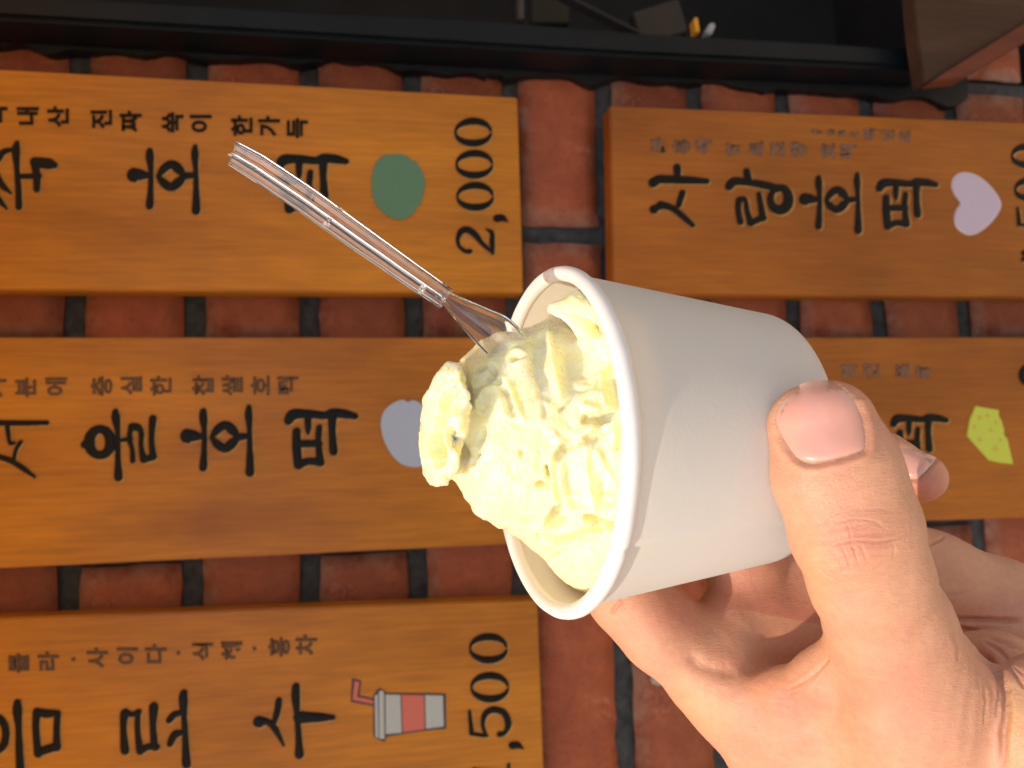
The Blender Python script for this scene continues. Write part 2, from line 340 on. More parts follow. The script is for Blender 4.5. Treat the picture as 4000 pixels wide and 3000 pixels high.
# board 3  (crop origin 0,1950)
letter(B3, y3, sc([ring(-20, 1450, 58, 98, 24, None, 12), [(108, 1260, 24), (108, 1310, 30), (116, 1420, 20), (120, 1560, 24), (128, 1700, 28)],
     [(228, 1315, 26), (222, 1400, 22), (228, 1500, 22), (236, 1570, 26)], [(235, 1315, 24), (290, 1325, 26), (355, 1318, 16)], [(356, 1325, 22), (350, 1430, 20), (352, 1530, 26)], [(240, 1565, 24), (290, 1545, 26), (352, 1528, 26)]], 0, 1950))
letter(B3, y3, sc([[(768, 1325, 26), (762, 1420, 20), (772, 1550, 28)], [(775, 1315, 22), (815, 1330, 16), (855, 1315, 20)], [(852, 1320, 18), (850, 1430, 18), (865, 1555, 24)], [(868, 1555, 22), (915, 1530, 20), (965, 1530, 22)], [(955, 1530, 24), (945, 1400, 20), (950, 1285, 30)],
     [(1135, 1200, 24), (1132, 1240, 28), (1138, 1360, 18), (1145, 1480, 20), (1152, 1635, 28)], [(1045, 1365, 20), (1075, 1332, 20), (1130, 1315, 16)], [(1050, 1510, 20), (1080, 1455, 24), (1138, 1440, 14)]], 0, 1950))
letter(B3, y3, sc([[(1600, 1375, 36), (1650, 1375, 20), (1700, 1420, 20), (1752, 1520, 8)], [(1722, 1245, 20), (1712, 1310, 20), (1690, 1385, 16)], [(1828, 1160, 24), (1826, 1220, 26), (1836, 1350, 17), (1845, 1480, 20), (1848, 1575, 28)], [(1850, 1348, 38), (1950, 1348, 30), (2055, 1348, 16)]], 0, 1950))
# board 4  (crop origin 2600,0)
letter(B4, y4, sc([[(-75 - 0, 1128, 30), (-40, 1108, 26), (0, 1108, 26), (130, 1112, 24), (255, 1120, 18)], [(72, 1035, 24), (76, 1100, 20)], [(-12, 1275, 14), (-50, 1280, 22), (-70, 1292, 28)], [(-30, 1265, 24), (40, 1285, 20), (100, 1330, 20), (168, 1390, 16)], [(105, 1192, 20), (82, 1265, 18)]], 2600, 0))
letter(B4, y4, sc([[(395, 1150, 26), (425, 1120, 26), (520, 1128, 22), (620, 1145, 24), (690, 1165, 24)], [(502, 1060, 22), (515, 1115, 22)], ring(705, 1228, 56, 68, 26, lambda a: 1 + .25 * math.cos(a - .7)), 
     [(455, 1235, 20), (450, 1300, 18), (465, 1370, 20)], [(455, 1232, 18), (490, 1232, 16), (505, 1300, 16), (528, 1375, 22)], [(528, 1375, 22), (575, 1355, 20), (605, 1345, 20)], [(602, 1345, 22), (590, 1270, 18), (578, 1200, 16)]], 2600, 0))
letter(B4, y4, sc(ho((853, 1065, 1215, 1445)), 2600, 0))
letter(B4, y4, sc(tt((1300, 1100, 1688, 1425)), 2600, 0))
# board 5  (crop origin 2600,1000)
letter(B5, y5, sc(tt((1388, 975, 1752, 1290)), 2600, 1000))
# --- prices
def zero(cx, cy, rx=112, ry=74):
    t = lambda a: 0.30 + 0.70 * abs(math.sin(a)) ** 1.3
    return [ring(cx, cy, rx - 2, ry - 6, 22, t, 18, 0.16, 2 * math.pi - 0.16)]
def comma(x, y): return [[(x - 22, y - 8, 22), (x + 10, y - 10, 20), (x + 45, y + 12, 4)]]
for c in ((868, 817), (875, 1015), (880, 1213)): letter(B1, y1, sc(zero(*c), 1300, 0), name='digit')
letter(B1, y1, sc(comma(1035, 1355), 1300, 0), name='comma')
letter(B1, y1, sc([[(845, 1552, 17), (820, 1552, 13), (782, 1520, 11), (772, 1475, 13), (795, 1428, 20), (835, 1420, 21), (880, 1450, 20), (930, 1510, 14), (990, 1562, 9)], [(988, 1565, 10), (984, 1500, 17), (984, 1440, 14), (948, 1415, 6)]], 1300, 0), name='digit')
for c in ((1120, 922), (1128, 1162)): letter(B3, y3, sc(zero(c[0], c[1], 115, 78), 1200, 1950), name='digit')
letter(B3, y3, sc(comma(1288, 1528), 1200, 1950), name='comma')
letter(B3, y3, sc([[(1003, 1312, 10), (1010, 1380, 13), (1016, 1445, 16)], [(1015, 1448, 12), (1075, 1458, 12), (1112, 1462, 8)], [(1108, 1458, 9), (1085, 1400, 12), (1098, 1330, 18), (1150, 1300, 20), (1215, 1320, 20), (1242, 1385, 20), (1222, 1440, 13), (1188, 1452, 17)]], 1200, 1950), name='digit')
letter(B3, y3, sc([[(1030, 1665, 9), (1070, 1680, 16), (1240, 1690, 17)], [(1245, 1640, 10), (1245, 1750, 10)]], 1200, 1950), name='digit')
for c in ((2232, 962), (2252, 1170)): letter(B4, y4, sc(zero(c[0], c[1], 92, 62), 2600, 0), name='digit')
letter(B4, y4, sc([[(2176, 1285, 9), (2182, 1340, 11), (2186, 1385, 13)], [(2186, 1388, 10), (2270, 1396, 9)], [(2270, 1392, 9), (2250, 1330, 14), (2300, 1300, 16)]], 2600, 0), name='digit')
letter(B4, y4, sc([[(2215, 1560, 16), (2250, 1600, 14), (2300, 1640, 10)]], 2600, 0), name='digit')
letter(B5, y5, sc([[(2212, 22, 14), (2250, 5, 14)]], 2600, 1000), name='digit')
letter(B5, y5, sc([ring(2290, 735, 84, 60, 24, None, 14)], 2600, 1000), name='digit')

# --- small captions
def glyph(root, y, ch, px, py, size, mat, bold=0.02, rot=0.0):
    cu = bpy.data.curves.new('caption', 'FONT'); cu.body = ch; cu.size = 1.0; cu.offset = bold; cu.extrude = 0.0; cu.resolution_u = 3
    tmp = bpy.data.objects.new('tmp', cu); me = bpy.data.meshes.new_from_object(tmp); bpy.data.objects.remove(tmp); bpy.data.curves.remove(cu)
    n = len(me.vertices)
    if n == 0: return None
    a = np.empty(n * 3, np.float32); me.vertices.foreach_get('co', a); a = a.reshape(-1, 3).astype(float)
    c = (a[:, :2].min(0) + a[:, :2].max(0)) / 2; q = a[:, :2] - c
    # character up = photo left, character right = photo up
    ux, uy = -q[:, 1] * size, -q[:, 0] * size
    cr, sr = math.cos(rot), math.sin(rot); X, Y = px + ux * cr - uy * sr, py + ux * sr + uy * cr
    out = np.array([onY(x_, y_, y - 0.0004) for x_, y_ in zip(X, Y)])
    me.vertices.foreach_set('co', out.astype(np.float32).ravel()); me.update()
    bm = bmesh.new(); bm.from_mesh(me); bmesh.ops.recalc_face_normals(bm, faces=bm.faces)
    ex = bmesh.ops.extrude_face_region(bm, geom=bm.faces[:]); 
    for v in [e for e in ex['geom'] if isinstance(e, bmesh.types.BMVert)]: v.co.y += 0.0006
    bmesh.ops.recalc_face_normals(bm, faces=bm.faces); bm.to_mesh(me); bm.free()
    me.materials.clear(); return link('caption_letter', me, M[mat], root)
def caption(root, y, items, ox, oy, size, mat, bold=0.02):
    for ch, cx, cy in items: glyph(root, y, ch, ox + cx * S_, oy + cy * S_, size, mat, bold)
caption(B1, y1, [('국', -20, 706), ('내', 170, 715), ('산', 357, 720), ('진', 624, 735), ('짜', 805, 748), ('쑥', 1065, 755), ('이', 1238, 762), ('한', 1492, 775), ('가', 1660, 778), ('득', 1835, 790)], 0, 0, 88, 'ink', 0.035)
caption(B2, y2, [('기', -30, 815), ('분', 157, 810), ('에', 345, 805), ('충', 625, 803), ('실', 810, 800), ('한', 992, 800), ('찹', 1252, 798), ('쌀', 1432, 798), ('호', 1605, 798), ('떡', 1775, 798)], 0, 1000, 88, 'ink_faded', 0.025)
caption(B3, y3, [('콜', 115, 1012), ('라', 298, 1000), ('·', 452, 988), ('사', 600, 980), ('이', 785, 968), ('다', 960, 955), ('·', 1100, 950), ('식', 1250, 942), ('혜', 1430, 935), ('·', 1570, 922), ('홍', 1722, 912), ('차', 1890, 900)], 0, 1950, 86, 'ink_faded', 0.03)
caption(B4, y4, [('분', -42, 895), ('홍', 100, 902), ('색', 235, 910), ('하', 425, 912), ('트', 560, 918), ('모', 692, 920), ('양', 818, 922), ('호', 1000, 930), ('떡', 1128, 935)], 2600, 0, 66, 'ink_grey', 0.05)
caption(B4, y4, [('f', 935, 812), ('e', 1022, 818), ('a', 1090, 822), ('t', 1165, 830), ('백', 1265, 828), ('년', 1372, 835), ('초', 1475, 842)], 2600, 0, 56, 'ink_grey', 0.03)
caption(B5, y5, [('며', 1135, 710), ('권', 1272, 708), ('조', 1465, 708), ('화', 1595, 708)], 2600, 1000, 64, 'ink_grey', 0.05)

# --- pictures
def patch(root, y, pts, mat, name, lift=0.0010, s=S_, ox=0, oy=0, bev=0.0003):
    w3 = [onY(ox + p[0] * s, oy + p[1] * s, y - lift) for p in pts]
    return link(name, slab(w3, lift + 0.0008, bev, 1), M[mat], root)
def blob(cx, cy, rx, ry, n=56, w=0.0, seed=0):
    r = random.Random(seed); ph = [r.uniform(0, 6.28) for _ in range(4)]
    return [(cx + rx * math.cos(a) * (1 + w * math.sin(3 * a + ph[0]) + w * .6 * math.sin(7 * a + ph[1])), cy + ry * math.sin(a) * (1 + w * math.sin(3 * a + ph[0]) + w * .6 * math.sin(7 * a + ph[1]))) for a in [2 * math.pi * i / n for i in range(n)]]
def smooth_poly(pts, k=6):
    n = len(pts); out = []
    for i in range(n):
        p0, p1, p2, p3 = (np.array(pts[(i + j - 1) % n], float) for j in range(4))
        for t in np.linspace(0, 1, k, endpoint=False): out.append(tuple(0.5 * ((2 * p1) + (p2 - p0) * t + (2 * p0 - 5 * p1 + 4 * p2 - p3) * t * t + (-p0 + 3 * p1 - 3 * p2 + p3) * t ** 3)))
    return out
patch(B1, y1, smooth_poly([(400, 948), (455, 962), (480, 985), (510, 995), (545, 1045), (568, 1110), (562, 1180), (545, 1250), (520, 1275), (490, 1320), (440, 1352), (380, 1350), (310, 1310), (262, 1250), (240, 1170), (242, 1090), (262, 1010), (310, 960)]), 'green', 'round_sticker', ox=1300)
patch(B2, y2, [(1500 + x * .27125, 1400 + y * .27125) for x, y in smooth_poly([(285, 595), (345, 628), (410, 598), (500, 630), (590, 700), (680, 850), (700, 1100), (660, 1350), (600, 1520), (480, 1565), (380, 1560), (250, 1520), (120, 1400), (30, 1250), (-30, 1080), (-45, 900), (0, 760), (100, 660), (200, 610)])], 'pale', 'round_sticker', s=1.0)
heart = smooth_poly([(1822, 1252), (1790, 1205), (1772, 1150), (1785, 1100), (1830, 1072), (1890, 1076), (1950, 1105), (2010, 1160), (2050, 1215), (2066, 1262), (2050, 1310), (2010, 1365), (1960, 1410), (1900, 1440), (1850, 1435), (1800, 1395), (1788, 1340), (1800, 1290)], 5)
hc = np.mean(heart, 0)
patch(B4, y4, [tuple(hc + (np.array(p) - hc) * 1.045) for p in heart], 'pink_edge', 'heart_border', 0.0006, ox=2600)
patch(B4, y4, heart, 'pink', 'heart_sticker', 0.0010, ox=2600)
yel = [(1915, 925), (1985, 938), (2060, 950), (2058, 985), (2072, 1010), (2090, 1065), (2092, 1105), (2112, 1130), (2130, 1210), (2147, 1285), (2070, 1276), (2000, 1262), (1935, 1190), (1863, 1108), (1880, 1010)]
patch(B5, y5, yel, 'yellow', 'lime_sticker', ox=2600, oy=1000)
for x_, y_, r_ in [(1940, 1000, 12), (1990, 985, 12), (1908, 1055, 11), (2042, 1030, 11), (2010, 1075, 10), (1942, 1135, 14), (2068, 1135, 9), (2040, 1190, 16)]:
    patch(B5, y5, blob(x_, y_, r_, r_, 12), 'orange', 'orange_dot', 0.0013, ox=2600, oy=1000, bev=0)
dx, dy_ = 1200, 1950
patch(B3, y3, [(408, 1208), (445, 1165), (482, 1188), (490, 1195), (855, 1200), (858, 1418), (740, 1428), (592, 1450), (488, 1468), (478, 1500), (428, 1480), (408, 1462)], 'outline', 'picture_outline', 0.0005, ox=dx, oy=dy_)
patch(B3, y3, [(482, 1206), (576, 1208), (584, 1442), (484, 1452)], 'grey_print', 'cup_stripe', 0.0010, ox=dx, oy=dy_)
patch(B3, y3, [(582, 1208), (722, 1210), (726, 1422), (590, 1440)], 'red_print', 'cup_stripe', 0.0010, ox=dx, oy=dy_)
patch(B3, y3, [(728, 1210), (838, 1212), (844, 1404), (732, 1418)], 'grey_print', 'cup_stripe', 0.0010, ox=dx, oy=dy_)
patch(B3, y3, [(416, 1212), (436, 1205), (440, 1478), (420, 1468)], 'grey_print', 'cup_lid', 0.0010, ox=dx, oy=dy_)
patch(B3, y3, [(442, 1190), (456, 1180), (474, 1192), (478, 1480), (458, 1482), (444, 1476)], 'grey_print', 'cup_lid', 0.0013, ox=dx, oy=dy_)
patch(B3, y3, [(276, 1105), (334, 1120), (322, 1210), (412, 1232), (412, 1278), (268, 1252)], 'outline', 'picture_outline', 0.0004, ox=dx, oy=dy_)
patch(B3, y3, [(292, 1122), (322, 1130), (308, 1220), (408, 1242), (408, 1266), (280, 1240)], 'red_print', 'straw', 0.0009, ox=dx, oy=dy_)

# ------------------------------------------------------------------ window frame, interior and ledge along the top of the photograph
def rag(pts, amp=6, step=18, seed=1):
    r = random.Random(seed); out = []
    for (x0_, y0_), (x1_, y1_) in zip(pts, pts[1:]):
        n = max(1, int(math.hypot(x1_ - x0_, y1_ - y0_) / step))
        for i in range(n):
            t = i / n; xx = x0_ + (x1_ - x0_) * t
            out.append((xx, y0_ + (y1_ - y0_) * t + amp * (math.sin(xx / 47.0 + seed) + math.sin(xx / 31.0 + 2) * .8 + max(0, math.sin(xx / 113.0)) ** 6 * 2.2) * .7 + r.uniform(-1.5, 1.5)))
    out.append(pts[-1]); return out
edge = rag([(-400, 150), (0, 172), (360, 200), (720, 215), (1100, 232), (1250, 252), (1300, 232), (1430, 240), (1570, 268), (1600, 262), (1760, 282), (1900, 302), (1905, 285), (1960, 280), (1975, 300), (2060, 292), (2330, 306), (2480, 306), (2680, 322), (2780, 318), (2930, 336), (2990, 356), (3040, 342), (3110, 342), (3240, 362), (3370, 372), (3560, 384), (3700, 400), (3780, 380)], 9, 14, 3)
yf = YW - 0.006
wf = link('window_frame', slab([onY(x, y, YW - 0.034) for x, y in [(-500, -60), (1300, 46), (1900, 72), (2491, 122), (3600, 186), (3660, 190), (3660, 272), (2400, 212), (1200, 140), (-500, 40)]], 0.034, 0.003, 2),
          M['black_metal'], label='black painted window frame rail running above the menu boards', category='window frame')
se = link('sealant_strip', slab([onY(x, y, yf) for x, y in edge] + [onY(3780, 250, yf), onY(2400, 200, yf), onY(-400, 40, yf)], 0.010, 0.0), M['sealant'], wf)
# dark room behind the window
rm = []
p0, p1 = onY(-900, 60, YW), onY(4900, 60, YW)
xr0, xr1 = XWIN + 0.001, 0.95; zr0, zr1 = CAMZ - 0.75, CAMZ + 0.75; yr0, yr1 = YW + 0.02, YW + 0.62
V = [(xr0, yr0, zr0), (xr1, yr0, zr0), (xr1, yr0, zr1), (xr0, yr0, zr1), (xr0, yr1, zr0), (xr1, yr1, zr0), (xr1, yr1, zr1), (xr0, yr1, zr1)]
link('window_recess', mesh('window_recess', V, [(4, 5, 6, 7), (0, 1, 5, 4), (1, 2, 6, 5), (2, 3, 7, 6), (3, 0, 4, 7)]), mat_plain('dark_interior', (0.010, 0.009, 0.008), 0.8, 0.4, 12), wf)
def bar(name, px0, py0, px1, py1, y, wpx, mat, **kw):
    dv = unit(np.array((px1 - px0, py1 - py0), float)); nv = np.array((-dv[1], dv[0])) * wpx / 2
    q = [(px0 + nv[0], py0 + nv[1]), (px1 + nv[0], py1 + nv[1]), (px1 - nv[0], py1 - nv[1]), (px0 - nv[0], py0 - nv[1])]
    o = link(name, slab([onY(a, b, y) for a, b in q], 0.012, 0.0015, 2), mat, **kw); return recenter(o)
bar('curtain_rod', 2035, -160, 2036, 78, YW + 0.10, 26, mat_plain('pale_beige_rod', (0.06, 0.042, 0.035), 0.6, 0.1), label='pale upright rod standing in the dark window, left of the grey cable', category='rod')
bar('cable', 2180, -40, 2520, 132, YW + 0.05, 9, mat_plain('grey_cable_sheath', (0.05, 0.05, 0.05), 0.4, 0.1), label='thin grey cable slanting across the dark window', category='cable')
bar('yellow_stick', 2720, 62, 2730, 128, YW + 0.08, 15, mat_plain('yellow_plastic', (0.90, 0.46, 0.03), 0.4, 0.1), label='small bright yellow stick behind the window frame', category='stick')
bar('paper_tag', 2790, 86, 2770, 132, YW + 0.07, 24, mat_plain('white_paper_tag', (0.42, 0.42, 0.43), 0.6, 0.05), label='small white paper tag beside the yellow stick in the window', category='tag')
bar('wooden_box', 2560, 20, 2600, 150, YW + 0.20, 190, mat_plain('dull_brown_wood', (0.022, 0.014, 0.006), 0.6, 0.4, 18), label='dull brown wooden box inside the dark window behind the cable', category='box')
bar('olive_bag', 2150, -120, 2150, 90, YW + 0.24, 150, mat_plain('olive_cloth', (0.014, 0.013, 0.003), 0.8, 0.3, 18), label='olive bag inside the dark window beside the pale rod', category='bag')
# wooden ledge at the upper right
M['ledge'] = mat_wood('weathered_dark_plank', (0.040, 0.018, 0.008), (0.078, 0.038, 0.018), 8.0, 0.8)
M['ledge_edge'] = mat_wood('reddish_plank_edge', (0.12, 0.026, 0.009), (0.17, 0.040, 0.014), 3.0, 0.6)
yl = YW - 0.055
lg = link('wooden_ledge', slab([onY(x, y, yl) for x, y in [(3584, 150), (3612, 330), (3672, 296), (4300, -90), (4300, -500), (3540, -500), (3560, -100)]], 0.012, 0.0008, 2), M['ledge'],
          label='weathered brown plank ledge jutting out at the upper right corner', category='ledge')
link('plank_edge', slab([onY(x, y, yl - 0.004) for x, y in [(3640, 318), (3768, 303), (4300, -8), (4300, -95), (3672, 294)]], 0.012, 0.0006, 2), M['ledge_edge'], lg)

# ================================================================== implicit modelling toolkit
def surface_nets(Fv, lo, h):
    """mesh the zero level of the sampled field Fv (negative inside)"""
    nx, ny, nz = Fv.shape; ins = Fv < 0
    c = np.zeros((nx - 1, ny - 1, nz - 1), np.int8)
    for i in (0, 1):
        for j in (0, 1):
            for k in (0, 1): c += ins[i:nx - 1 + i, j:ny - 1 + j, k:nz - 1 + k]
    act = (c > 0) & (c < 8); idx = -np.ones(act.shape, np.int64); cells = np.argwhere(act); idx[act] = np.arange(len(cells))
    acc = np.zeros((len(cells), 3)); cnt = np.zeros(len(cells))
    corners = [(i, j, k) for i in (0, 1) for j in (0, 1) for k in (0, 1)]
    for a in corners:
        for ax in range(3):
            if a[ax]: continue
            b = list(a); b[ax] = 1
            fa = Fv[cells[:, 0] + a[0], cells[:, 1] + a[1], cells[:, 2] + a[2]]; fb = Fv[cells[:, 0] + b[0], cells[:, 1] + b[1], cells[:, 2] + b[2]]
            s = (fa < 0) != (fb < 0); t = np.where(s, fa / np.where(s, fa - fb, 1), 0)
            p = np.tile(np.array(a, float), (len(cells), 1)); p[:, ax] = t; acc += p * s[:, None]; cnt += s
    V = (cells + acc / cnt[:, None]) * h + lo; Q = []
    for ax in range(3):
        sl0 = [slice(None)] * 3; sl1 = [slice(None)] * 3; sl0[ax] = slice(0, -1); sl1[ax] = slice(1, None)
        cr = ins[tuple(sl0)] != ins[tuple(sl1)]; e = np.argwhere(cr)
        u, v = [(1, 2), (2, 0), (0, 1)][ax]
        ok = (e[:, u] > 0) & (e[:, v] > 0) & (e[:, u] < act.shape[u]) & (e[:, v] < act.shape[v]) & (e[:, ax] < act.shape[ax]); e = e[ok]
        def at(du, dv): q = e.copy(); q[:, u] += du; q[:, v] += dv; return idx[q[:, 0], q[:, 1], q[:, 2]]
        q = np.stack([at(-1, -1), at(0, -1), at(0, 0), at(-1, 0)], 1); f = ins[e[:, 0], e[:, 1], e[:, 2]]
        q[~f] = q[~f][:, ::-1]; Q.append(q)
    return V, np.concatenate(Q)
def subdiv(V, Q):
    """one linear 1->4 split of a quad mesh"""
    E = np.concatenate([Q[:, [0, 1]], Q[:, [1, 2]], Q[:, [2, 3]], Q[:, [3, 0]]]); Es = np.sort(E, 1); key = Es[:, 0] * (len(V) + 1) + Es[:, 1]
    u, first, inv = np.unique(key, return_index=True, return_inverse=True); inv = inv.reshape(-1)
    mid = (V[Es[first, 0]] + V[Es[first, 1]]) / 2; cen = V[Q].mean(1); n = len(Q); m0 = len(V); c0 = m0 + len(mid)
    m_ = (m0 + inv).reshape(4, n); c = c0 + np.arange(n)
    Qn = np.concatenate([np.stack([Q[:, k], m_[k], c, m_[(k - 1) % 4]], 1) for k in range(4)])
    return np.concatenate([V, mid, cen]), Qn
def grad(f, V, e=1e-4):
    gx = [f(V + np.eye(3)[i] * e) - f(V - np.eye(3)[i] * e) for i in range(3)]
    gr = np.stack(gx, -1); return gr / (2 * e)
def project(f, V, it=2):
    for _ in range(it):
        gr = grad(f, V); d = f(V); g2 = np.maximum((gr ** 2).sum(-1), 0.15); V = V - gr * np.clip(d / g2, -0.002, 0.002)[:, None]
    return V
def vnormals(V, Q):
    n = np.cross(V[Q[:, 2]] - V[Q[:, 0]], V[Q[:, 3]] - V[Q[:, 1]]); N_ = np.zeros_like(V)
    for k in range(4):
        for a in range(3): N_[:, a] += np.bincount(Q[:, k], n[:, a], len(V))
    return N_ / np.maximum(np.linalg.norm(N_, axis=1, keepdims=True), 1e-12)
def smin(a, b, k): h_ = np.clip(0.5 + 0.5 * (b - a) / k, 0, 1); return b + (a - b) * h_ - k * h_ * (1 - h_)
def smax(a, b, k): return -smin(-a, -b, k)
def cone(V, a, b, ra, rb):
    ab = b - a; t = np.clip(((V - a) @ ab) / (ab @ ab), 0, 1); return np.linalg.norm(V - a - t[..., None] * ab, axis=-1) - (ra + (rb - ra) * t)
def ellips(V, c, ax, r):
    q = (V - c) @ np.asarray(ax).T / np.asarray(r); k0 = np.linalg.norm(q, axis=-1); k1 = np.linalg.norm(q / np.asarray(r), axis=-1); return k0 * (k0 - 1) / np.maximum(k1, 1e-6)
_perm = rng.random((32, 32, 32)).astype(np.float32)
def vnoise(V):
    i = np.floor(V).astype(np.int64); fr = V - i; fr = fr * fr * (3 - 2 * fr); out = 0
    for a in (0, 1):
        for b in (0, 1):
            for c in (0, 1):
                wt = (fr[..., 0] if a else 1 - fr[..., 0]) * (fr[..., 1] if b else 1 - fr[..., 1]) * (fr[..., 2] if c else 1 - fr[..., 2])
                out = out + wt * _perm[(i[..., 0] + a) & 31, (i[..., 1] + b) & 31, (i[..., 2] + c) & 31]
    return out * 2 - 1
def fbm(V, s, o=4, gain=0.5):
    out = 0; am = 1; tot = 0
    for k in range(o): out = out + am * vnoise(V * s * 2.03 ** k + 7.3 * k); tot += am; am *= gain
    return out / tot
def polydist(px, py, pts):
    """distance in pixels to an open polyline and the running parameter 0..1"""
    best = np.full(px.shape, 1e9); tt_ = np.zeros(px.shape); n = len(pts) - 1
    for i in range(n):
        ax_, ay_ = pts[i][:2]; bx_, by_ = pts[i + 1][:2]; dx_, dy2 = bx_ - ax_, by_ - ay_; L = dx_ * dx_ + dy2 * dy2
        t = np.clip(((px - ax_) * dx_ + (py - ay_) * dy2) / L, 0, 1); d = np.hypot(px - ax_ - t * dx_, py - ay_ - t * dy2); s = d < best
        best = np.where(s, d, best); tt_ = np.where(s, (i + t) / n, tt_)
    return best, tt_
def inpoly(px, py, poly):
    r = np.zeros(px.shape, bool); n = len(poly)
    for i in range(n):
        x1, y1_ = poly[i]; x2, y2_ = poly[(i + 1) % n]
        with np.errstate(divide='ignore', invalid='ignore'): c = ((y1_ > py) != (y2_ > py)) & (px < (x2 - x1) * (py - y1_) / (y2_ - y1_ + 1e-12) + x1)
        r ^= c
    return r
def sstep(a, b, x): t = np.clip((x - a) / (b - a), 0, 1); return t * t * (3 - 2 * t)

# ================================================================== paper cup
def cw(v): return C2W @ np.array((v[0], v[1], -v[2]))           # (right, up, forward) camera vector -> world
CR = cw((0.0083296, -0.01188882, 0.163)) + CAM                  # rim centre
CA = unit(cw((-0.94255239, 0.01446478, -0.33374506)))           # axis, towards the opening
RR, RB, CH = 0.03661, 0.02866, 0.04944
CU = unit(np.cross(CA, C2W @ np.array((0, 1.0, 0)))); CV = np.cross(CA, CU)
ROLL = 0.00155; RT = RR - ROLL * 1.15
tw = np.linspace(0, 2 * np.pi, 193)[:-1]
def cyl(Vw):
    q = Vw - CR; h_ = q @ CA; r_ = np.sqrt(np.maximum((q * q).sum(-1) - h_ * h_, 0)); return h_, r_
# seam azimuth: seen at photograph pixel (2405, 2140)
dirs = np.cos(tw)[:, None] * CU + np.sin(tw)[:, None] * CV
sx, sy, sdp = topx(CR + dirs * RR); ks = np.argmin(np.hypot(sx - 2418, sy - 2150)); SEAM = tw[ks]
def lathe(prof, name, mat, parent=None, spiral=0.0, closed=False):
    n = len(tw); V = []; K = len(prof)
    for (r_, h_, sp) in prof:
        dr = spiral * sp * (1 - ((tw - SEAM) % (2 * np.pi)) / (2 * np.pi)); V.append(CR + dirs * (r_ + dr)[:, None] + CA * h_)
    V = np.concatenate(V); i = np.arange(n); j = (i + 1) % n; Q = []
    for k in range(K - 1 + (1 if closed else 0)):
        k2 = (k + 1) % K; Q.append(np.stack([k * n + i, k * n + j, k2 * n + j, k2 * n + i], 1))
    me = npmesh(name, V, np.concatenate(Q)); bm = bmesh.new(); bm.from_mesh(me); bmesh.ops.recalc_face_normals(bm, faces=bm.faces); bm.to_mesh(me); bm.free()
    o = link(name, me, mat, parent); return o
k = N('white_cup_paper'); b = k.bsdf(Base_Color=(0.79, 0.785, 0.765, 1), Roughness=0.62, Subsurface_Weight=0.0)
n1 = k.noise(G, 900, 4, 0.6); n2 = k.noise(G, 120, 3, 0.5); b1 = k.bump(n2, None, 0.10, 0.0006); k.bump(n1, b, 0.16, 0.00025, b1)
tr = k.n('ShaderNodeBsdfTranslucent'); tr.inputs[0].default_value = (0.96, 0.83, 0.50, 1); ms = k.n('ShaderNodeMixShader'); ms.inputs[0].default_value = 0.28
k.l(b, ms, 0, 1); k.l(tr, ms, 0, 2); k.l(ms, k.out); M['paper'] = k.m
M['rim'] = mat_plain('white_rolled_paper', (0.78, 0.775, 0.76), 0.5, 0.015, 300, 0.12, 0.0003)
T = 0.00035
outer = [(RT + (RB - RT) * t, -CH * t, 1.0) for t in np.linspace(0, 1, 30)]
prof = outer + [(RB - 0.0007, -CH - 0.0004, .5), (RB - 0.0014, -CH, 0)] + [(RB - 0.0015, -CH + 0.004, 0)] + [(0.0005, -CH + 0.0042, 0), (0.0005, -CH + 0.0050, 0)] + [(RB - T * 2.0, -CH + 0.0050, 0)] + [(RB - T + (RT - RB) * t - T, -CH + CH * t, 0) for t in np.linspace(.1, 1, 30)]
cup = lathe(prof, 'paper_cup', M['paper'], spiral=0.0007)
cup['label'] = 'white paper cup tilted in the hand, filled with pale yellow ice cream'; cup['category'] = 'paper cup'
rp = [(RR - ROLL + ROLL * 1.02 * math.cos(a), -0.0002 + ROLL * 1.1 * math.sin(a), 0) for a in np.linspace(0, 2 * math.pi, 17)[:-1]]
rim = lathe(rp, 'rim', M['rim'], cup, closed=True)
for o_ in (cup,):
    n_ = len(o_.data.vertices); a_ = np.empty(n_ * 3, np.float32); o_.data.vertices.foreach_get('co', a_); a_ = a_.reshape(-1, 3).astype(float)
    hh, r0_ = cyl(a_); dd_ = unit(np.array([1, .2, .1])); rad_ = (a_ - CR) - CA * hh[:, None]; rad_ /= np.maximum(r0_, 1e-5)[:, None]
    a_ = a_ + rad_ * ((0.00022 * fbm(CR + rad_ * 0.03 + CA * hh[:, None] * 0.8, 45, 2)) * sstep(-.002, -.012, hh) * (r0_ > .02))[:, None]
    o_.data.vertices.foreach_set('co', a_.astype(np.float32).ravel()); o_.data.update()
nv = len(rim.data.vertices); a = np.empty(nv * 3, np.float32); rim.data.vertices.foreach_get('co', a); a = a.reshape(-1, 3).astype(float)
q = a - CR; ang = np.arctan2(q @ CV, q @ CU) % (2 * np.pi); da = (ang - SEAM + np.pi) % (2 * np.pi) - np.pi
cc = CR + (np.cos(ang)[:, None] * CU + np.sin(ang)[:, None] * CV) * (RR - ROLL)
sc_ = 1 + 0.10 * ((da > 0) & (da < .35)) * (1 - np.clip(da, 0, .35) / .35) - 0.16 * np.exp(-(da / .012) ** 2) + 0.05 * fbm(a, 260, 3)
a = cc + (a - cc) * sc_[:, None]; rim.data.vertices.foreach_set('co', a.astype(np.float32).ravel()); rim.data.update()

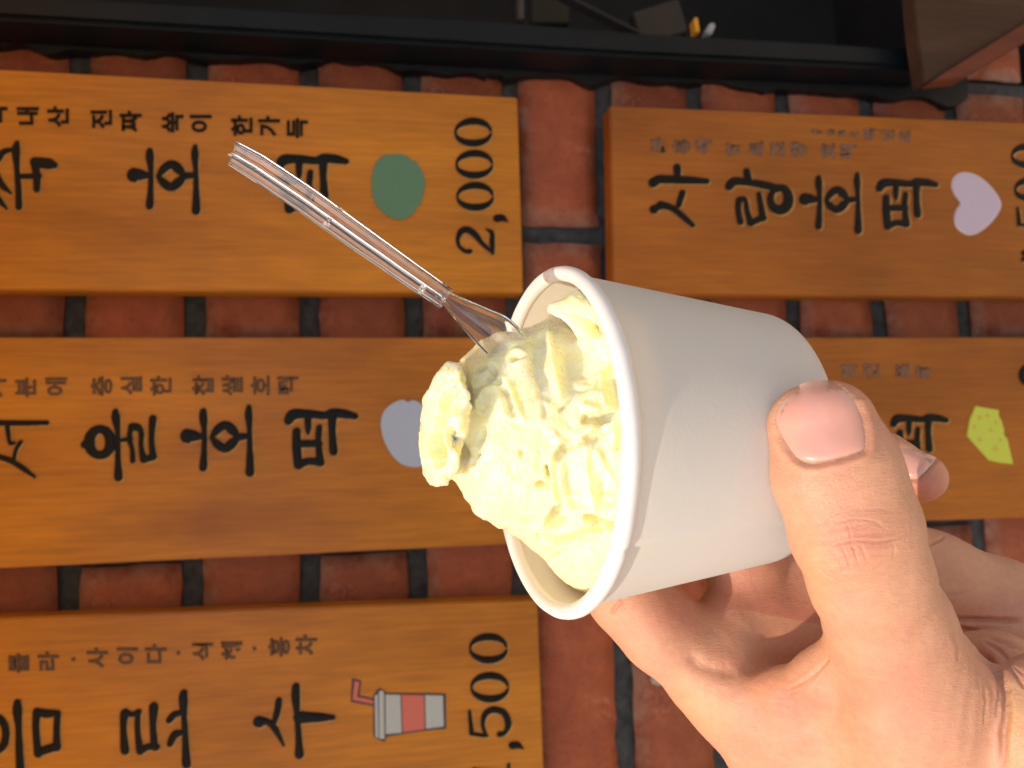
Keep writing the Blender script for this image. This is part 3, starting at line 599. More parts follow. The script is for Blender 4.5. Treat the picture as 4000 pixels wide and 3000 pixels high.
# ================================================================== ice cream
# mound heights over the rim plane are traced from the photograph's outline
def camv(px, py, d): return PV(px, py, d)
UPV = C2W @ np.array((0, 1.0, 0)); RTV = C2W @ np.array((1.0, 0, 0)); BKV = C2W @ np.array((0, 0, 1.0))
UPN = unit(UPV - CA * (UPV @ CA)); BKN = unit(BKV - CA * (BKV @ CA))
PH = np.array([-40, -36, -16, -7, -4, -1.5, 0, 4, 8, 12, 16, 19, 22, 24.5, 26.5, 34]) * .001
PRf = np.array([24, 24.5, 30.5, 32.5, 30.5, 27.5, 25.6, 23.4, 21.3, 19.0, 15.8, 13.0, 9.6, 6.0, 0, -20]) * .001
def f_ice(V):
    h_, r_ = cyl(V); q = V - CR; up = q @ UPV; bk = q @ BKV; n0 = fbm(V, 70, 2)
    pv = q - CA * h_[:, None] if q.ndim == 2 else q - CA * h_[..., None]
    off = np.interp(h_, [0, .007, .0125, .022], [0, .0016, .0036, .0042]); rd = np.linalg.norm(pv - UPN * off[..., None], axis=-1)
    Rh = np.interp(h_, PH, PRf); d = (rd - Rh) * 0.78
    d = smin(d, cone(V, CR + CA * 0.010 - UPV * 0.002 + BKN * 0.004, CR + CA * 0.018 + UPV * 0.003, 0.0145, 0.0085), 0.004)
    d = d + 0.0007 * n0
    # leftmost curl: flattened disc standing on the top
    cen = PV(1733, 1655, 0.1475)
    ax0 = unit(UPV * 0.97 + RTV * 0.16); ax2 = unit(RTV * 0.88 - BKV * 0.45); ax2 = unit(ax2 - ax0 * (ax2 @ ax0)); ax1 = np.cross(ax0, ax2)
    dc = ellips(V, cen, (ax0, ax1, ax2), (0.0122, 0.0085, 0.0034)); d = smin(d, dc + 0.0003 * n0, 0.0022)
    # upper right flap against the wall of the cup
    fl = cone(V, PV(2165, 1205, 0.148), PV(2290, 1215, 0.147), 0.0013, 0.0030); fl = smin(fl, cone(V, PV(2290, 1200, 0.1475), PV(2400, 1330, 0.146), 0.0034, 0.0046), 0.003)
    fl = smin(fl, cone(V, PV(2330, 1260, 0.1475), PV(2420, 1500, 0.148), 0.004, 0.0050), 0.003); d = smin(d, fl, 0.0014)
    lim = RT + (RT - RB) / CH * h_ - T * 1.5
    inside = np.where(h_ < 0.0005, r_ - lim, r_ - (RT - 0.0012) + 0.0 * h_)
    d = smax(d, np.where(h_ < 0.004, inside, -1.0), 0.0004) if False else np.maximum(d, np.where(h_ < 0.003, inside, -1.0))
    return np.maximum(d, -(h_ + 0.036))
# relief traced on the photograph: (points in px), width px, height mm
c1 = lambda *p: [(1600 + x * .4521, 1000 + y * .4521) for x, y in p]
c2 = lambda *p: [(1600 + x * .4521, 1700 + y * .4521) for x, y in p]
RID = [ # ridges
 (c1((1170, 600), (1210, 700), (1215, 820), (1240, 950), (1265, 1080), (1300, 1240)), 13, 1.1), (c1((1180, 620), (1100, 700), (960, 760), (900, 830)), 20, 0.5),
 (c1((840, 1080), (880, 1200), (930, 1330), (990, 1420)), 14, 0.9), (c1((840, 1070), (760, 1130), (640, 1170), (600, 1260), (590, 1330)), 12, 0.9), (c1((840, 1070), (960, 960), (1040, 900)), 12, .6),
 (c1((860, 880), (900, 830), (1000, 840), (1030, 890), (950, 950), (880, 950), (860, 880)), 10, .7), (c1((560, 740), (640, 790), (700, 900), (740, 960)), 22, .5),
 (c1((430, 900), (430, 1050), (480, 1180), (490, 1290), (440, 1400), (430, 1500)), 14, .9), (c1((300, 1400), (285, 1440), (300, 1520), (290, 1600), (330, 1659)), 9, .8), (c1((330, 1390), (430, 1400)), 16, .6),
 (c1((330, 930), (230, 1080), (160, 1250), (145, 1450), (150, 1659)), 14, .7), (c2((150, 0), (180, 200), (250, 370), (330, 400), (390, 290), (400, 100)), 13, .8),
 (c1((1300, 1320), (1420, 1240), (1560, 1190), (1700, 1210)), 16, .8), (c1((1470, 1280), (1560, 1310), (1660, 1345)), 16, .9), (c1((1260, 1380), (1200, 1480), (1280, 1590), (1340, 1640)), 18, .6),
 (c1((1600, 1450), (1560, 1500), (1480, 1550), (1400, 1620)), 14, .8), (c1((1440, 1100), (1580, 1130), (1620, 1060), (1720, 1000)), 12, .6),
 (c2((1230, 200), (1215, 400), (1250, 520), (1290, 610)), 13, 1.0), (c2((1520, 60), (1530, 250), (1550, 450), (1590, 600)), 13, .8), (c2((1590, 80), (1640, 200), (1740, 330), (1790, 460)), 11, .9), (c2((1290, 610), (1420, 640), (1600, 640), (1760, 740)), 14, .6),
 (c2((960, 860), (1050, 960), (1190, 1060), (1290, 1200), (1440, 1290), (1560, 1330)), 14, .5), (c2((1200, 1030), (1280, 960), (1420, 900), (1520, 870), (1620, 840)), 13, .9), (c2((470, 490), (500, 600), (600, 670), (730, 720)), 13, .6), (c2((740, 740), (820, 850), (940, 860)), 16, .6)]
VAL = [ # cavities and cracks
 (c1((1250, 530), (1400, 560), (1520, 600), (1610, 650)), 24, 3.0), (c1((1760, 980), (1720, 1080), (1740, 1200), (1760, 1320), (1640, 1400), (1530, 1400)), 28, 2.3), (c1((1700, 1450), (1600, 1560), (1480, 1600)), 24, 1.6),
 (c1((450, 930), (490, 1080), (530, 1200), (530, 1300)), 14, 1.8), (c1((350, 1150), (290, 1250), (260, 1400), (240, 1659)), 26, 2.4), (c2((240, 0), (250, 120), (260, 230)), 24, 2.4), (c1((370, 1500), (420, 1659)), 14, 2.0), (c2((430, 0), (465, 150), (450, 280)), 17, 2.2),
 (c1((700, 970), (740, 1010), (690, 1060)), 16, 1.4), (c1((790, 1110), (830, 1220), (880, 1340)), 22, 1.3), (c1((1120, 760), (1110, 950), (1180, 1180)), 36, 1.0), (c1((1420, 720), (1430, 900), (1450, 1080)), 60, 1.1), (c1((920, 890), (930, 900)), 14, .9),
 (c1((600, 1150), (570, 1200)), 16, .8), (c1((1440, 1200), (1340, 1290), (1300, 1330)), 9, .9), (c2((1440, 50), (1340, 110), (1290, 180)), 22, 1.7), (c2((1190, 270), (1200, 380)), 10, 1.6), (c2((1120, 420), (1190, 440)), 13, 1.7),
 (c2((1380, 250), (1400, 420), (1430, 560)), 30, 1.1), (c2((1680, 380), (1700, 560)), 34, 1.0), (c2((1290, 640), (1240, 720), (1210, 780), (1330, 740)), 20, 2.6), (c2((1540, 710), (1640, 760), (1770, 790)), 20, 3.0), (c2((1640, 820), (1480, 850), (1400, 900), (1280, 915), (1120, 890)), 15, 2.6),
 (c2((590, 80), (620, 20), (640, -60)), 14, .9), (c2((960, 150), (970, 180)), 12, .9), (c2((1000, 740), (1040, 760)), 12, 1.2), (c2((1290, 1010), (1310, 1060)), 10, .9), (c2((540, 250), (560, 210), (600, 170)), 7, 1.2), (c1((640, 960), (590, 1000)), 12, 1.0), (c1((360, 1480), (345, 1659)), 9, 1.5),
 (c1((1770, 1380), (1790, 1500), (1790, 1659)), 12, 1.2), (c1((1580, 1390), (1640, 1480), (1600, 1659)), 12, 1.1), (c1((1150, 1280), (1180, 1380)), 12, .7)]
def relief(V):
    px, py, _ = topx(V); out = np.zeros(len(V)); jx = 9 * fbm(V, 420, 3); jy = 9 * fbm(V + 3.1, 420, 3)
    for pts, wd, am in RID:
        d, t = polydist(px + jx, py + jy, pts); e = np.sqrt(np.clip(np.minimum(t, 1 - t) * 5, 0.12, 1)); out += am * 1.0 * e * np.exp(-(d / wd) ** 2)
    dn = np.zeros(len(V))
    for pts, wd, am in VAL:
        d, t = polydist(px + jx * 1.3, py + jy * 1.3, pts); e = np.sqrt(np.clip(np.minimum(t, 1 - t) * 5, 0.3, 1)); dn = np.maximum(dn, am * e * (1 - sstep(.55, 1.15, d / wd)))
    return (out * 1.15 - dn * 1.6) * 0.001
hI = 0.0007
ext = 0.040; lo = CR - np.array((ext, ext, ext)) + CA * 0.003; nI = int(2 * ext / hI)
gx = [lo[i] + np.arange(nI) * hI for i in range(3)]
Fg = np.empty((nI, nI, nI), np.float32)
for i0 in range(0, nI, 16):
    sub = np.stack(np.meshgrid(gx[0][i0:i0 + 16], gx[1], gx[2], indexing='ij'), -1); shp = sub.shape[:3]; Fg[i0:i0 + 16] = f_ice(sub.reshape(-1, 3)).reshape(shp)
V, Q = surface_nets(Fg, lo, hI); del Fg
V, Q = subdiv(V, Q)
V = project(f_ice, V, 1)
Nn = vnormals(V, Q)
if np.mean((Nn * grad(f_ice, V[:, :])).sum(-1)) < 0: Q = Q[:, ::-1]; Nn = -Nn
facing = sstep(-0.1, 0.35, Nn @ unit(BKV)); h_, r_ = cyl(V)
pxi, pyi, _ = topx(V)
# crumbly belts versus smooth scooped belts
smoothz = np.clip(np.exp(-((pxi - 2170) / 190) ** 2 - ((pyi - 1430) / 140) ** 2) + np.exp(-((pxi - 2260) / 120) ** 2 - ((pyi - 1900) / 120) ** 2) + np.exp(-((pxi - 2250) / 130) ** 2 - ((pyi - 2210) / 80) ** 2) + .8 * np.exp(-((pxi - 1930) / 140) ** 2 - ((pyi - 1330) / 60) ** 2), 0, 1)
rough = (1 - smoothz * 0.92)
cr = fbm(V, 330, 4, .6); cr2 = fbm(V + 5, 1300, 3, .6); crag = np.abs(fbm(V + 9, 190, 4, .55))
disp = rough * (0.00030 * cr + 0.00018 * cr2 - 0.0009 * np.clip(0.16 - crag, 0, 1) / .16 * np.clip(fbm(V + 2, 90, 2) + .1, 0, 1)) + (1 - rough) * 0.0001 * cr
crumb = sum(np.exp(-((pxi - a_) / b_) ** 2 - ((pyi - c_) / d_) ** 2) for a_, b_, c_, d_ in ((2250, 90, 1660, 50), (2330, 60, 1560, 40), (1960, 70, 1800, 120), (2060, 80, 1960, 90), (1960, 60, 2060, 40), (1900, 60, 1460, 40), (2100, 60, 1830, 60), (1735, 40, 1750, 160)))
disp = disp + np.clip(crumb, 0, 1) * (0.00042 * fbm(V + 17, 620, 3, .6) + 0.00035 * np.abs(fbm(V + 21, 1100, 2)))
pits = np.clip(fbm(V + 13, 620, 2) - 0.42, 0, 1) * rough; disp = disp - 0.0018 * pits
V = V + Nn * (disp * sstep(-0.02, -0.004, h_) + relief(V) * facing)[:, None]
h_, r_ = cyl(V); lim = np.where(h_ < 0.0012, RT + (RT - RB) / CH * h_ - T * 1.6, 1.0); over = np.clip(r_ - lim, 0, None)
V = V - ((V - CR) - CA * h_[:, None]) * (over / np.maximum(r_, 1e-6))[:, None]
k = N('pale_yellow_ice_cream'); b = k.bsdf(Roughness=0.42, Subsurface_Weight=1.0, Subsurface_Scale=0.0034, Coat_Weight=0.15, Coat_Roughness=0.2)
b.inputs['Subsurface Radius'].default_value = (1.0, 0.78, 0.12)
n1 = k.noise(G, 210, 4, 0.6); n2 = k.noise(G, 1100, 4, 0.65)
r = k.ramp(n1, [(0.3, (0.97, 0.865, 0.47)), (0.7, (0.97, 0.905, 0.66))]); k.l(r, b); b1 = k.bump(n2, None, 0.5, 0.0005)
n3 = k.noise(G, 3200, 2, 0.5); k.bump(n3, b, 0.15, 0.0002, b1)
rr = k.ramp(n2, [(0.35, g(0.50)), (0.62, g(0.18))]); k.l(rr, b, 0, 'Roughness'); M['ice'] = k.m
ice = link('ice_cream', npmesh('ice_cream', V, Q), M['ice'], label='mound of pale yellow ice cream with scooped ridges and a curled tip in the cup', category='ice cream')

# ================================================================== clear plastic spoon
def sweep_plate(path, cross, name, mat, parent=None):
    """path: list of (point, side vector, up vector, scale); cross: closed list of (u, v) metres"""
    V = []; K = len(cross)
    for p, s, u, f_, fh in path:
        for a_, b_ in cross: V.append(p + s * a_ * f_ + u * b_ * fh)
    Fq = []
    for i in range(len(path) - 1):
        for j in range(K): Fq.append((i * K + j, i * K + (j + 1) % K, (i + 1) * K + (j + 1) % K, (i + 1) * K + j))
    Fq.append(tuple(reversed(range(K)))); Fq.append(tuple((len(path) - 1) * K + j for j in range(K)))
    me = mesh(name, V, Fq); bm = bmesh.new(); bm.from_mesh(me); bmesh.ops.recalc_face_normals(bm, faces=bm.faces); bm.to_mesh(me); bm.free(); return link(name, me, mat, parent)
k = N('clear_spoon_plastic'); b = k.bsdf(Base_Color=(0.985, 0.975, 0.97, 1), Roughness=0.05, Transmission_Weight=0.975, IOR=1.50)
n1 = k.noise(G, 160, 3, 0.5); k.bump(n1, b, 0.08, 0.0006); M['clear'] = k.m
mid = [(912, 598), (1010, 655), (1110, 722), (1210, 789), (1305, 857), (1400, 925), (1500, 995), (1600, 1066), (1690, 1128), (1745, 1166)]
wd = [2.2, 2.45, 2.5, 2.5, 2.45, 2.4, 2.3, 2.2, 2.1, 2.1]
path = []
for i, ((x, y), w_) in enumerate(zip(mid, wd)):
    d_ = 0.1440 + 0.004 * i / 9; p = PV(x, y, d_); a_, b_ = mid[max(i - 1, 0)], mid[min(i + 1, len(mid) - 1)]
    t_ = unit(PV(b_[0], b_[1], d_) - PV(a_[0], a_[1], d_)); s_ = unit(np.cross(t_, BKV)); u_ = np.cross(s_, t_)
    if s_ @ UPV < 0: s_ = -s_
    s2 = unit(s_ * 0.90 + u_ * 0.43); u2 = unit(u_ * 0.90 - s_ * 0.43); path.append((p, s2, u2, w_ / 2.4, 1.0 if i else 0.9))
# channel section: web with one tall outer flange and one low flange
web = [(-2.35, -0.5), (2.35, -0.5), (2.6, -0.2), (2.6, 0.7), (2.3, 0.9), (1.9, 0.5), (0.55, 0.4), (0.25, 0.7), (0.15, 1.9), (-0.1, 2.1), (-0.4, 1.9), (-0.5, 0.7), (-0.75, 0.4), (-1.7, 0.4), (-1.9, 0.8), (-2.2, 0.95), (-2.5, 0.8), (-2.55, -0.3)]
sp = sweep_plate(path, [(a_ * .001, b_ * .001) for a_, b_ in web], 'spoon', M['clear'])
sp['label'] = 'clear plastic spoon stuck in the ice cream, handle pointing to the upper left'; sp['category'] = 'spoon'
for px_, py_, nm in ((1278, 872, 'moulded_step'), (1648, 1130, 'moulded_step')):
    bmx = bmesh.new(); bmesh.ops.create_cube(bmx, size=1.0); bmesh.ops.bevel(bmx, geom=bmx.edges[:], offset=0.2, segments=3, affect='EDGES')
    p_ = path[4]; mt = Matrix(((p_[1][0], p_[2][0], np.cross(p_[1], p_[2])[0]), (p_[1][1], p_[2][1], np.cross(p_[1], p_[2])[1]), (p_[1][2], p_[2][2], np.cross(p_[1], p_[2])[2])))
    for v in bmx.verts: v.co = mt @ Vector((v.co.x * .0016, v.co.y * .0016, v.co.z * .0011)) + Vector(PV(px_, py_, 0.1452))
    me = bpy.data.meshes.new(nm); bmx.to_mesh(me); bmx.free(); link(nm, me, M['clear'], sp)
# bowl: thin curved sheet, entering the ice cream
rows = [((1712, 1135), (1722, 1178), .1478, .1480, .8), ((1750, 1140), (1742, 1206), .1476, .1484, 1.2), ((1813, 1166), (1782, 1255), .1474, .1490, 1.9), ((1908, 1206), (1822, 1300), .1474, .1494, 2.5), ((1984, 1240), (1868, 1352), .1476, .1496, 2.9), ((2053, 1309), (1930, 1420), .1484, .1500, 3.0), ((2110, 1390), (1990, 1500), .152, .153, 2.6)]
def cat(a_, k_=5):
    out = []; a_ = [np.array(v, float) for v in a_]; n_ = len(a_)
    for i in range(n_ - 1):
        p0_, p1_, p2_, p3_ = a_[max(i - 1, 0)], a_[i], a_[i + 1], a_[min(i + 2, n_ - 1)]
        for t in np.linspace(0, 1, k_, endpoint=False): out.append(0.5 * ((2 * p1_) + (p2_ - p0_) * t + (2 * p0_ - 5 * p1_ + 4 * p2_ - p3_) * t * t + (-p0_ + 3 * p1_ - 3 * p2_ + p3_) * t ** 3))
    out.append(a_[-1]); return out
rr_ = cat([(a_[0], a_[1], b_[0], b_[1], c_, d_, e_) for a_, b_, c_, d_, e_ in rows])
nu = 13; top_, bot_ = [], []
for row in rr_:
    a_ = PV(row[0], row[1], row[4]); b_ = PV(row[2], row[3], row[5])
    for j in range(nu):
        s_ = j / (nu - 1); dip = row[6] * 0.001 * (1 - (2 * s_ - 1) ** 2); rimu = 0.0004 * (abs(2 * s_ - 1) ** 6)
        p = a_ + (b_ - a_) * s_ - BKV * dip; top_.append(p + BKV * (0.00035 + rimu)); bot_.append(p - BKV * (0.00035 + rimu))
V = np.array(top_ + bot_); n = len(rr_); o_ = n * nu; Fq = []
for i in range(n - 1):
    for j in range(nu - 1):
        a_ = i * nu + j; Fq.append((a_, a_ + 1, a_ + nu + 1, a_ + nu)); Fq.append((o_ + a_, o_ + a_ + nu, o_ + a_ + nu + 1, o_ + a_ + 1))
    Fq.append((i * nu, i * nu + nu, o_ + i * nu + nu, o_ + i * nu)); e_ = nu - 1; Fq.append((i * nu + e_, o_ + i * nu + e_, o_ + i * nu + nu + e_, i * nu + nu + e_))
for j in range(nu - 1):
    Fq.append((j, o_ + j, o_ + j + 1, j + 1)); a_ = (n - 1) * nu + j; Fq.append((a_, a_ + 1, o_ + a_ + 1, o_ + a_))
me = mesh('bowl', V, Fq, True); bm = bmesh.new(); bm.from_mesh(me); bmesh.ops.recalc_face_normals(bm, faces=bm.faces); bm.to_mesh(me); bm.free(); link('bowl', me, M['clear'], sp)

# ================================================================== hand
def hp(px, py, d): return PV(px, py, d)
LATv = unit(RTV * 0.93 - UPV * -0.36)
PR = []   # (a, b, ra, rb, k)
def chain(pts, k=0.004, flat=0.0, lat=None):
    for (a_, b_) in zip(pts, pts[1:]):
        pa, pb = hp(*a_[:3]), hp(*b_[:3]); ra, rb = a_[3] * .001, b_[3] * .001
        if flat:
            ax_ = unit(pb - pa); la = unit(np.cross(ax_, BKV)) * flat * .001
            PR.append((pa + la, pb + la, ra - flat * .001, rb - flat * .001, k)); PR.append((pa - la, pb - la, ra - flat * .001, rb - flat * .001, k))
        else: PR.append((pa, pb, ra, rb, k))
# index finger and its metacarpal, bottom left
chain([(3350, 3180, .190, 13), (3010, 2842, .187, 11.4), (2800, 2640, .186, 10.8), (2580, 2450, .187, 9.5), (2452, 2318, .188, 9.1), (2330, 2170, .196, 8.6), (2260, 1950, .207, 8.2)], .005)
chain([(2985, 2620, .194, 10), (2915, 2400, .1945, 9.8), (2915, 2230, .198, 9.2), (2880, 2100, .206, 8.8), (2860, 1900, .213, 8.6)], .003)      # middle
chain([(3180, 2540, .197, 10.8), (3165, 2330, .1985, 10.2), (3140, 2100, .210, 9.0), (3090, 1850, .214, 8.3)], .003)     # ring
chain([(3560, 2420, .206, 11), (3500, 2190, .203, 9.0), (3420, 1960, .200, 7.4), (3400, 1800, .196, 6.4), (3450, 1795, .190, 6.2), (3598, 1866, .185, 5.85)], .003)   # little
# palm
chain([(2745, 2470, .1915, 5.2), (2860, 2450, .194, 7.5), (3000, 2520, .197, 10)], .005)
chain([(2940, 2330, .1995, 9.0), (3140, 2300, .2015, 9.5), (3330, 2330, .203, 11)], .006)
chain([(2870, 2500, .1885, 9.5), (3030, 2470, .1935, 10.5), (3200, 2440, .197, 11)], .006)
chain([(2990, 2640, .195, 10.5), (3250, 2540, .200, 12.5), (3620, 2282, .206, 13.3), (3900, 2420, .205, 15), (4250, 2580, .203, 17)], .006)
chain([(3250, 2700, .206, 12), (3600, 2560, .208, 13), (4100, 2650, .208, 16)], .006)
chain([(3050, 2750, .200, 10), (3400, 2900, .200, 14), (3900, 3000, .195, 18)], .007)
# thenar side towards the wrist, right edge
chain([(3700, 2640, .182, 9), (4050, 2650, .186, 9.5), (4300, 2740, .188, 11)], .004)
# thumb
chain([(3207, 1662, .1425, 9.85), (3266, 1850, .1405, 10.9), (3340, 2070, .1405, 11.1), (3398, 2260, .1435, 10.6), (3468, 2450, .1490, 11.5), (3560, 2700, .1560, 14.6), (3640, 3000, .1640, 17.5), (3760, 3350, .172, 21)], .0035, 2.2)
# web between thumb and index
chain([(2770, 2668, .183, 5.5), (2890, 2728, .178, 5.2), (3060, 2700, .170, 5.0), (3210, 2640, .162, 5.0), (3330, 2560, .155, 6)], .004)
chain([(2880, 2790, .184, 8), (3080, 2800, .177, 8.5), (3300, 2760, .168, 9.5)], .006)
chain([(3050, 2980, .186, 10), (3280, 3000, .178, 12), (3480, 2960, .170, 13)], .008)
chain([(3300, 3250, .186, 14), (3600, 3300, .180, 17)], .008)
chain([(3900, 2640, .176, 10), (3960, 2800, .170, 11), (3985, 3000, .166, 12), (3990, 3300, .165, 13)], .005)
chain([(4100, 2700, .149, 7.6), (4106, 2860, .1475, 8.6), (4110, 3050, .1475, 9.2), (4125, 3300, .149, 10)], .007)
def d_cup(V):
    h_, r_ = cyl(V); rad = RT + (RT - RB) / CH * h_ + 0.0003; tp = math.atan((RT - RB) / CH); dr = (r_ - rad) * math.cos(tp)
    dh = np.maximum(-CH - 0.0004 - h_, h_ - 0.0); return np.maximum(dr, dh)
def f_hand(V):
    d = None
    for a_, b_, ra, rb, k_ in PR:
        e = cone(V, a_, b_, ra, rb)
        d = e if d is None else smin(d, e, k_)
    return d
def hollow(V, c, r_, amt): return amt * np.exp(-((V - c) ** 2).sum(-1) / r_ ** 2)
# soft dents and bulges (world centre, radius m, depth m): + cuts in
DENT = [(hp(3235, 2640, .150), .006, .0016), (hp(3000, 2500, .186), .012, .003), (hp(3790, 2600, .170), .007, .003), (hp(2690, 2440, .178), .007, .0010),
        (hp(3340, 2130, .128), .008, -.0008), (hp(3260, 1960, .128), .007, .0005), (hp(2840, 2590, .188), .006, -.0025), (hp(2560, 2420, .177), .006, -.0008), (hp(3060, 2900, .170), .009, -.0008)]
def f_hand2(V):
    d = f_hand(V)
    for c_, r_, a_ in DENT: d = d + hollow(V, c_, r_, a_)
    return smax(d, -d_cup(V) + 0.00005, 0.0006)
hH = 0.00115
box = np.array([[hp(2200, 2950, .150), hp(2200, 1400, .225), hp(4150, 3250, .135), hp(4150, 1900, .235), hp(3300, 1380, .12), hp(2200, 1600, .235), hp(4150, 3250, .22), hp(3300, 1400, .125)]]).reshape(-1, 3)
lo = box.min(0) - .004; hi = box.max(0) + .004; nn = np.ceil((hi - lo) / hH).astype(int)
gx = [lo[i] + np.arange(nn[i]) * hH for i in range(3)]; Fg = np.full(tuple(nn), 0.01, np.float32)
for i0 in range(0, nn[0], 16):
    sub = np.stack(np.meshgrid(gx[0][i0:i0 + 16], gx[1], gx[2], indexing='ij'), -1); shp = sub.shape[:3]; Fg[i0:i0 + 16] = f_hand2(sub.reshape(-1, 3)).reshape(shp)
for ax_ in range(3):      # close the cut at the edge of the block
    sl = [slice(None)] * 3
    for e_ in (0, -1): sl[ax_] = e_; Fg[tuple(sl)] = np.maximum(Fg[tuple(sl)], 0.0005)
V, Q = surface_nets(Fg, lo, hH); del Fg
edge_far = (np.abs(V - lo).min(1) < hH * 1.2) | (np.abs(V - (lo + (nn - 1) * hH)).min(1) < hH * 1.2)
# keep what the camera side can need: drop nothing, refine twice near the camera
V = np.where(edge_far[:, None], V, project(f_hand2, V, 1))
V, Q = subdiv(V, Q); V1 = project(f_hand2, V, 1); ef = (np.abs(V - lo).min(1) < hH * 1.5) | (np.abs(V - (lo + (nn - 1) * hH)).min(1) < hH * 1.5); V = np.where(ef[:, None], V, V1)
V, Q = subdiv(V, Q)
Nn = vnormals(V, Q)
if np.mean((Nn[::50] * grad(f_hand2, V[::50])).sum(-1)) < 0: Q = Q[:, ::-1]; Nn = -Nn
px, py, dp = topx(V); face = sstep(0.0, 0.3, (Nn * unit(BKV)).sum(-1))
thumbz = dp < 0.158
NAIL = [(3197, 1482), (3126, 1502), (3072, 1544), (3036, 1595), (3027, 1642), (3045, 1690), (3082, 1755), (3122, 1798), (3170, 1812), (3235, 1804), (3300, 1788), (3355, 1770), (3380, 1750), (3381, 1690), (3362, 1610), (3326, 1548), (3272, 1500)]
NAIL = smooth_poly(NAIL, 4)
NAIL2 = smooth_poly([(3440, 1722), (3520, 1745), (3600, 1768), (3655, 1786), (3645, 1812), (3608, 1852), (3580, 1874), (3540, 1872), (3490, 1858), (3440, 1840)], 4)
disp = np.zeros(len(V))
dn, _ = polydist(px, py, NAIL + NAIL[:1]); ins = inpoly(px, py, NAIL)
disp -= thumbz * face * (0.00035 * np.exp(-(dn / 11) ** 2) * sstep(1500, 1620, py) + 0.00022 * ins)
disp += thumbz * face * 0.00035 * np.exp(-((dn - 26) / 16) ** 2) * (~ins) * (py > 1560)
dn2, _ = polydist(px, py, NAIL2 + NAIL2[:1]); ins2 = inpoly(px, py, NAIL2); lz = (dp > 0.170) & (px > 3400) & (py < 1990)
disp -= lz * face * (0.0004 * np.exp(-(dn2 / 10) ** 2) + 0.0003 * ins2)
# creases: photograph pixel polylines, width, depth mm, depth range
c8 = lambda *p: [(2900 + x * .9946, 1350 + y * .9946) for x, y in p]
cG = lambda *p: [(3300 + x * .603, 2000 + y * .603) for x, y in p]
c3 = lambda *p: [(2250 + x * .4521, 2150 + y * .4521) for x, y in p]
near, far_ = (0.0, .165), (.165, .30)
CRS = [(c8((300, 700), (360, 665), (440, 645), (540, 640), (600, 650)), 4, .16, near), (c8((330, 735), (370, 700), (440, 680), (520, 690), (580, 730)), 4, .20, near), (c8((320, 800), (390, 775), (450, 768), (520, 770), (590, 762), (640, 745)), 5, .36, near),
       (c8((300, 690), (340, 665), (380, 650)), 3, .12, near), (c8((350, 810), (385, 860), (400, 890)), 4, .18, near), (c8((390, 780), (410, 840), (425, 880)), 4, .2, near), (c8((430, 780), (445, 830), (460, 870)), 4, .2, near), (c8((465, 780), (480, 820), (495, 860)), 4, .18, near), (c8((410, 700), (425, 730), (430, 765)), 3, .12, near),
       (c8((360, 890), (440, 885), (520, 880), (590, 850)), 4, .14, near), (c8((290, 860), (340, 910), (400, 940)), 4, .14, near), (c8((590, 770), (600, 800), (595, 840)), 4, .14, near), (c8((450, 930), (520, 925), (590, 905)), 3, .1, near), (c8((470, 960), (540, 965), (600, 950)), 3, .08, near), (c8((260, 640), (330, 615), (400, 605)), 3, .08, near),
       (c8((280, 735), (300, 705), (350, 690), (420, 690)), 3, .12, near), (c8((640, 690), (650, 740), (640, 790)), 3, .10, near),
       (c3((2160, 880), (2180, 940), (2080, 1050), (1950, 1150), (1800, 1210)), 7, .32, (0, .19)), (c3((2090, 1060), (1960, 1200), (1800, 1260)), 5, .14, (0, .19)), (c3((2100, 1100), (2020, 1300), (1960, 1420)), 6, .10, (0, .19)),
       (c3((960, 880), (1050, 985), (1200, 1035), (1400, 1062)), 26, .6, (.165, .21)), (c3((430, 400), (350, 480), (290, 560)), 8, .5, far_), 
       (cG((690, 700), (850, 700), (1000, 702), (1161, 700)), 9, 1.1, far_), (cG((540, 220), (600, 190), (650, 155)), 5, .5, far_), (cG((620, 545), (720, 540), (820, 510)), 5, .25, far_), (cG((690, 410), (760, 395)), 4, .2, far_), (cG((740, 750), (900, 800), (1161, 890)), 9, .9, (.15, .30)),
       (cG((850, 890), (930, 960), (1000, 1050), (1040, 1150), (1050, 1300), (1030, 1450), (1025, 1659)), 14, 1.3, (0, .30)), (cG((770, 800), (850, 920), (870, 1060), (860, 1150)), 10, .2, (0, .3)), (cG((940, 960), (985, 1060), (1000, 1200), (980, 1350)), 6, .5, (0, .3)), (cG((880, 820), (1000, 900), (1161, 1060)), 7, .5, (0, .3)),
       (cG((1040, 960), (1110, 1060), (1161, 1150)), 6, .5, (0, .3)), (cG((900, 1100), (920, 1230), (905, 1400)), 6, .3, (0, .3)), (cG((700, 760), (740, 880), (740, 980)), 10, .25, (0, .3))]
jx = 4 * fbm(V, 900, 2); jy = 4 * fbm(V + 2, 900, 2)
for pts, wd_, am, (z0_, z1_) in CRS:
    xs_ = [p[0] for p in pts]; ys_ = [p[1] for p in pts]; sel = (px > min(xs_) - 60) & (px < max(xs_) + 60) & (py > min(ys_) - 60) & (py < max(ys_) + 60) & (dp > z0_) & (dp < z1_) & (face > 0)
    if not sel.any(): continue
    d_, t_ = polydist(px[sel] + jx[sel], py[sel] + jy[sel], pts); e_ = np.clip(np.minimum(t_, 1 - t_) * 6, 0, 1)
    disp[sel] -= am * .001 * face[sel] * e_ * (np.exp(-(d_ / wd_) ** 2) - 0.15 * np.exp(-((d_ - wd_ * 2.2) / (wd_ * 1.1)) ** 2))
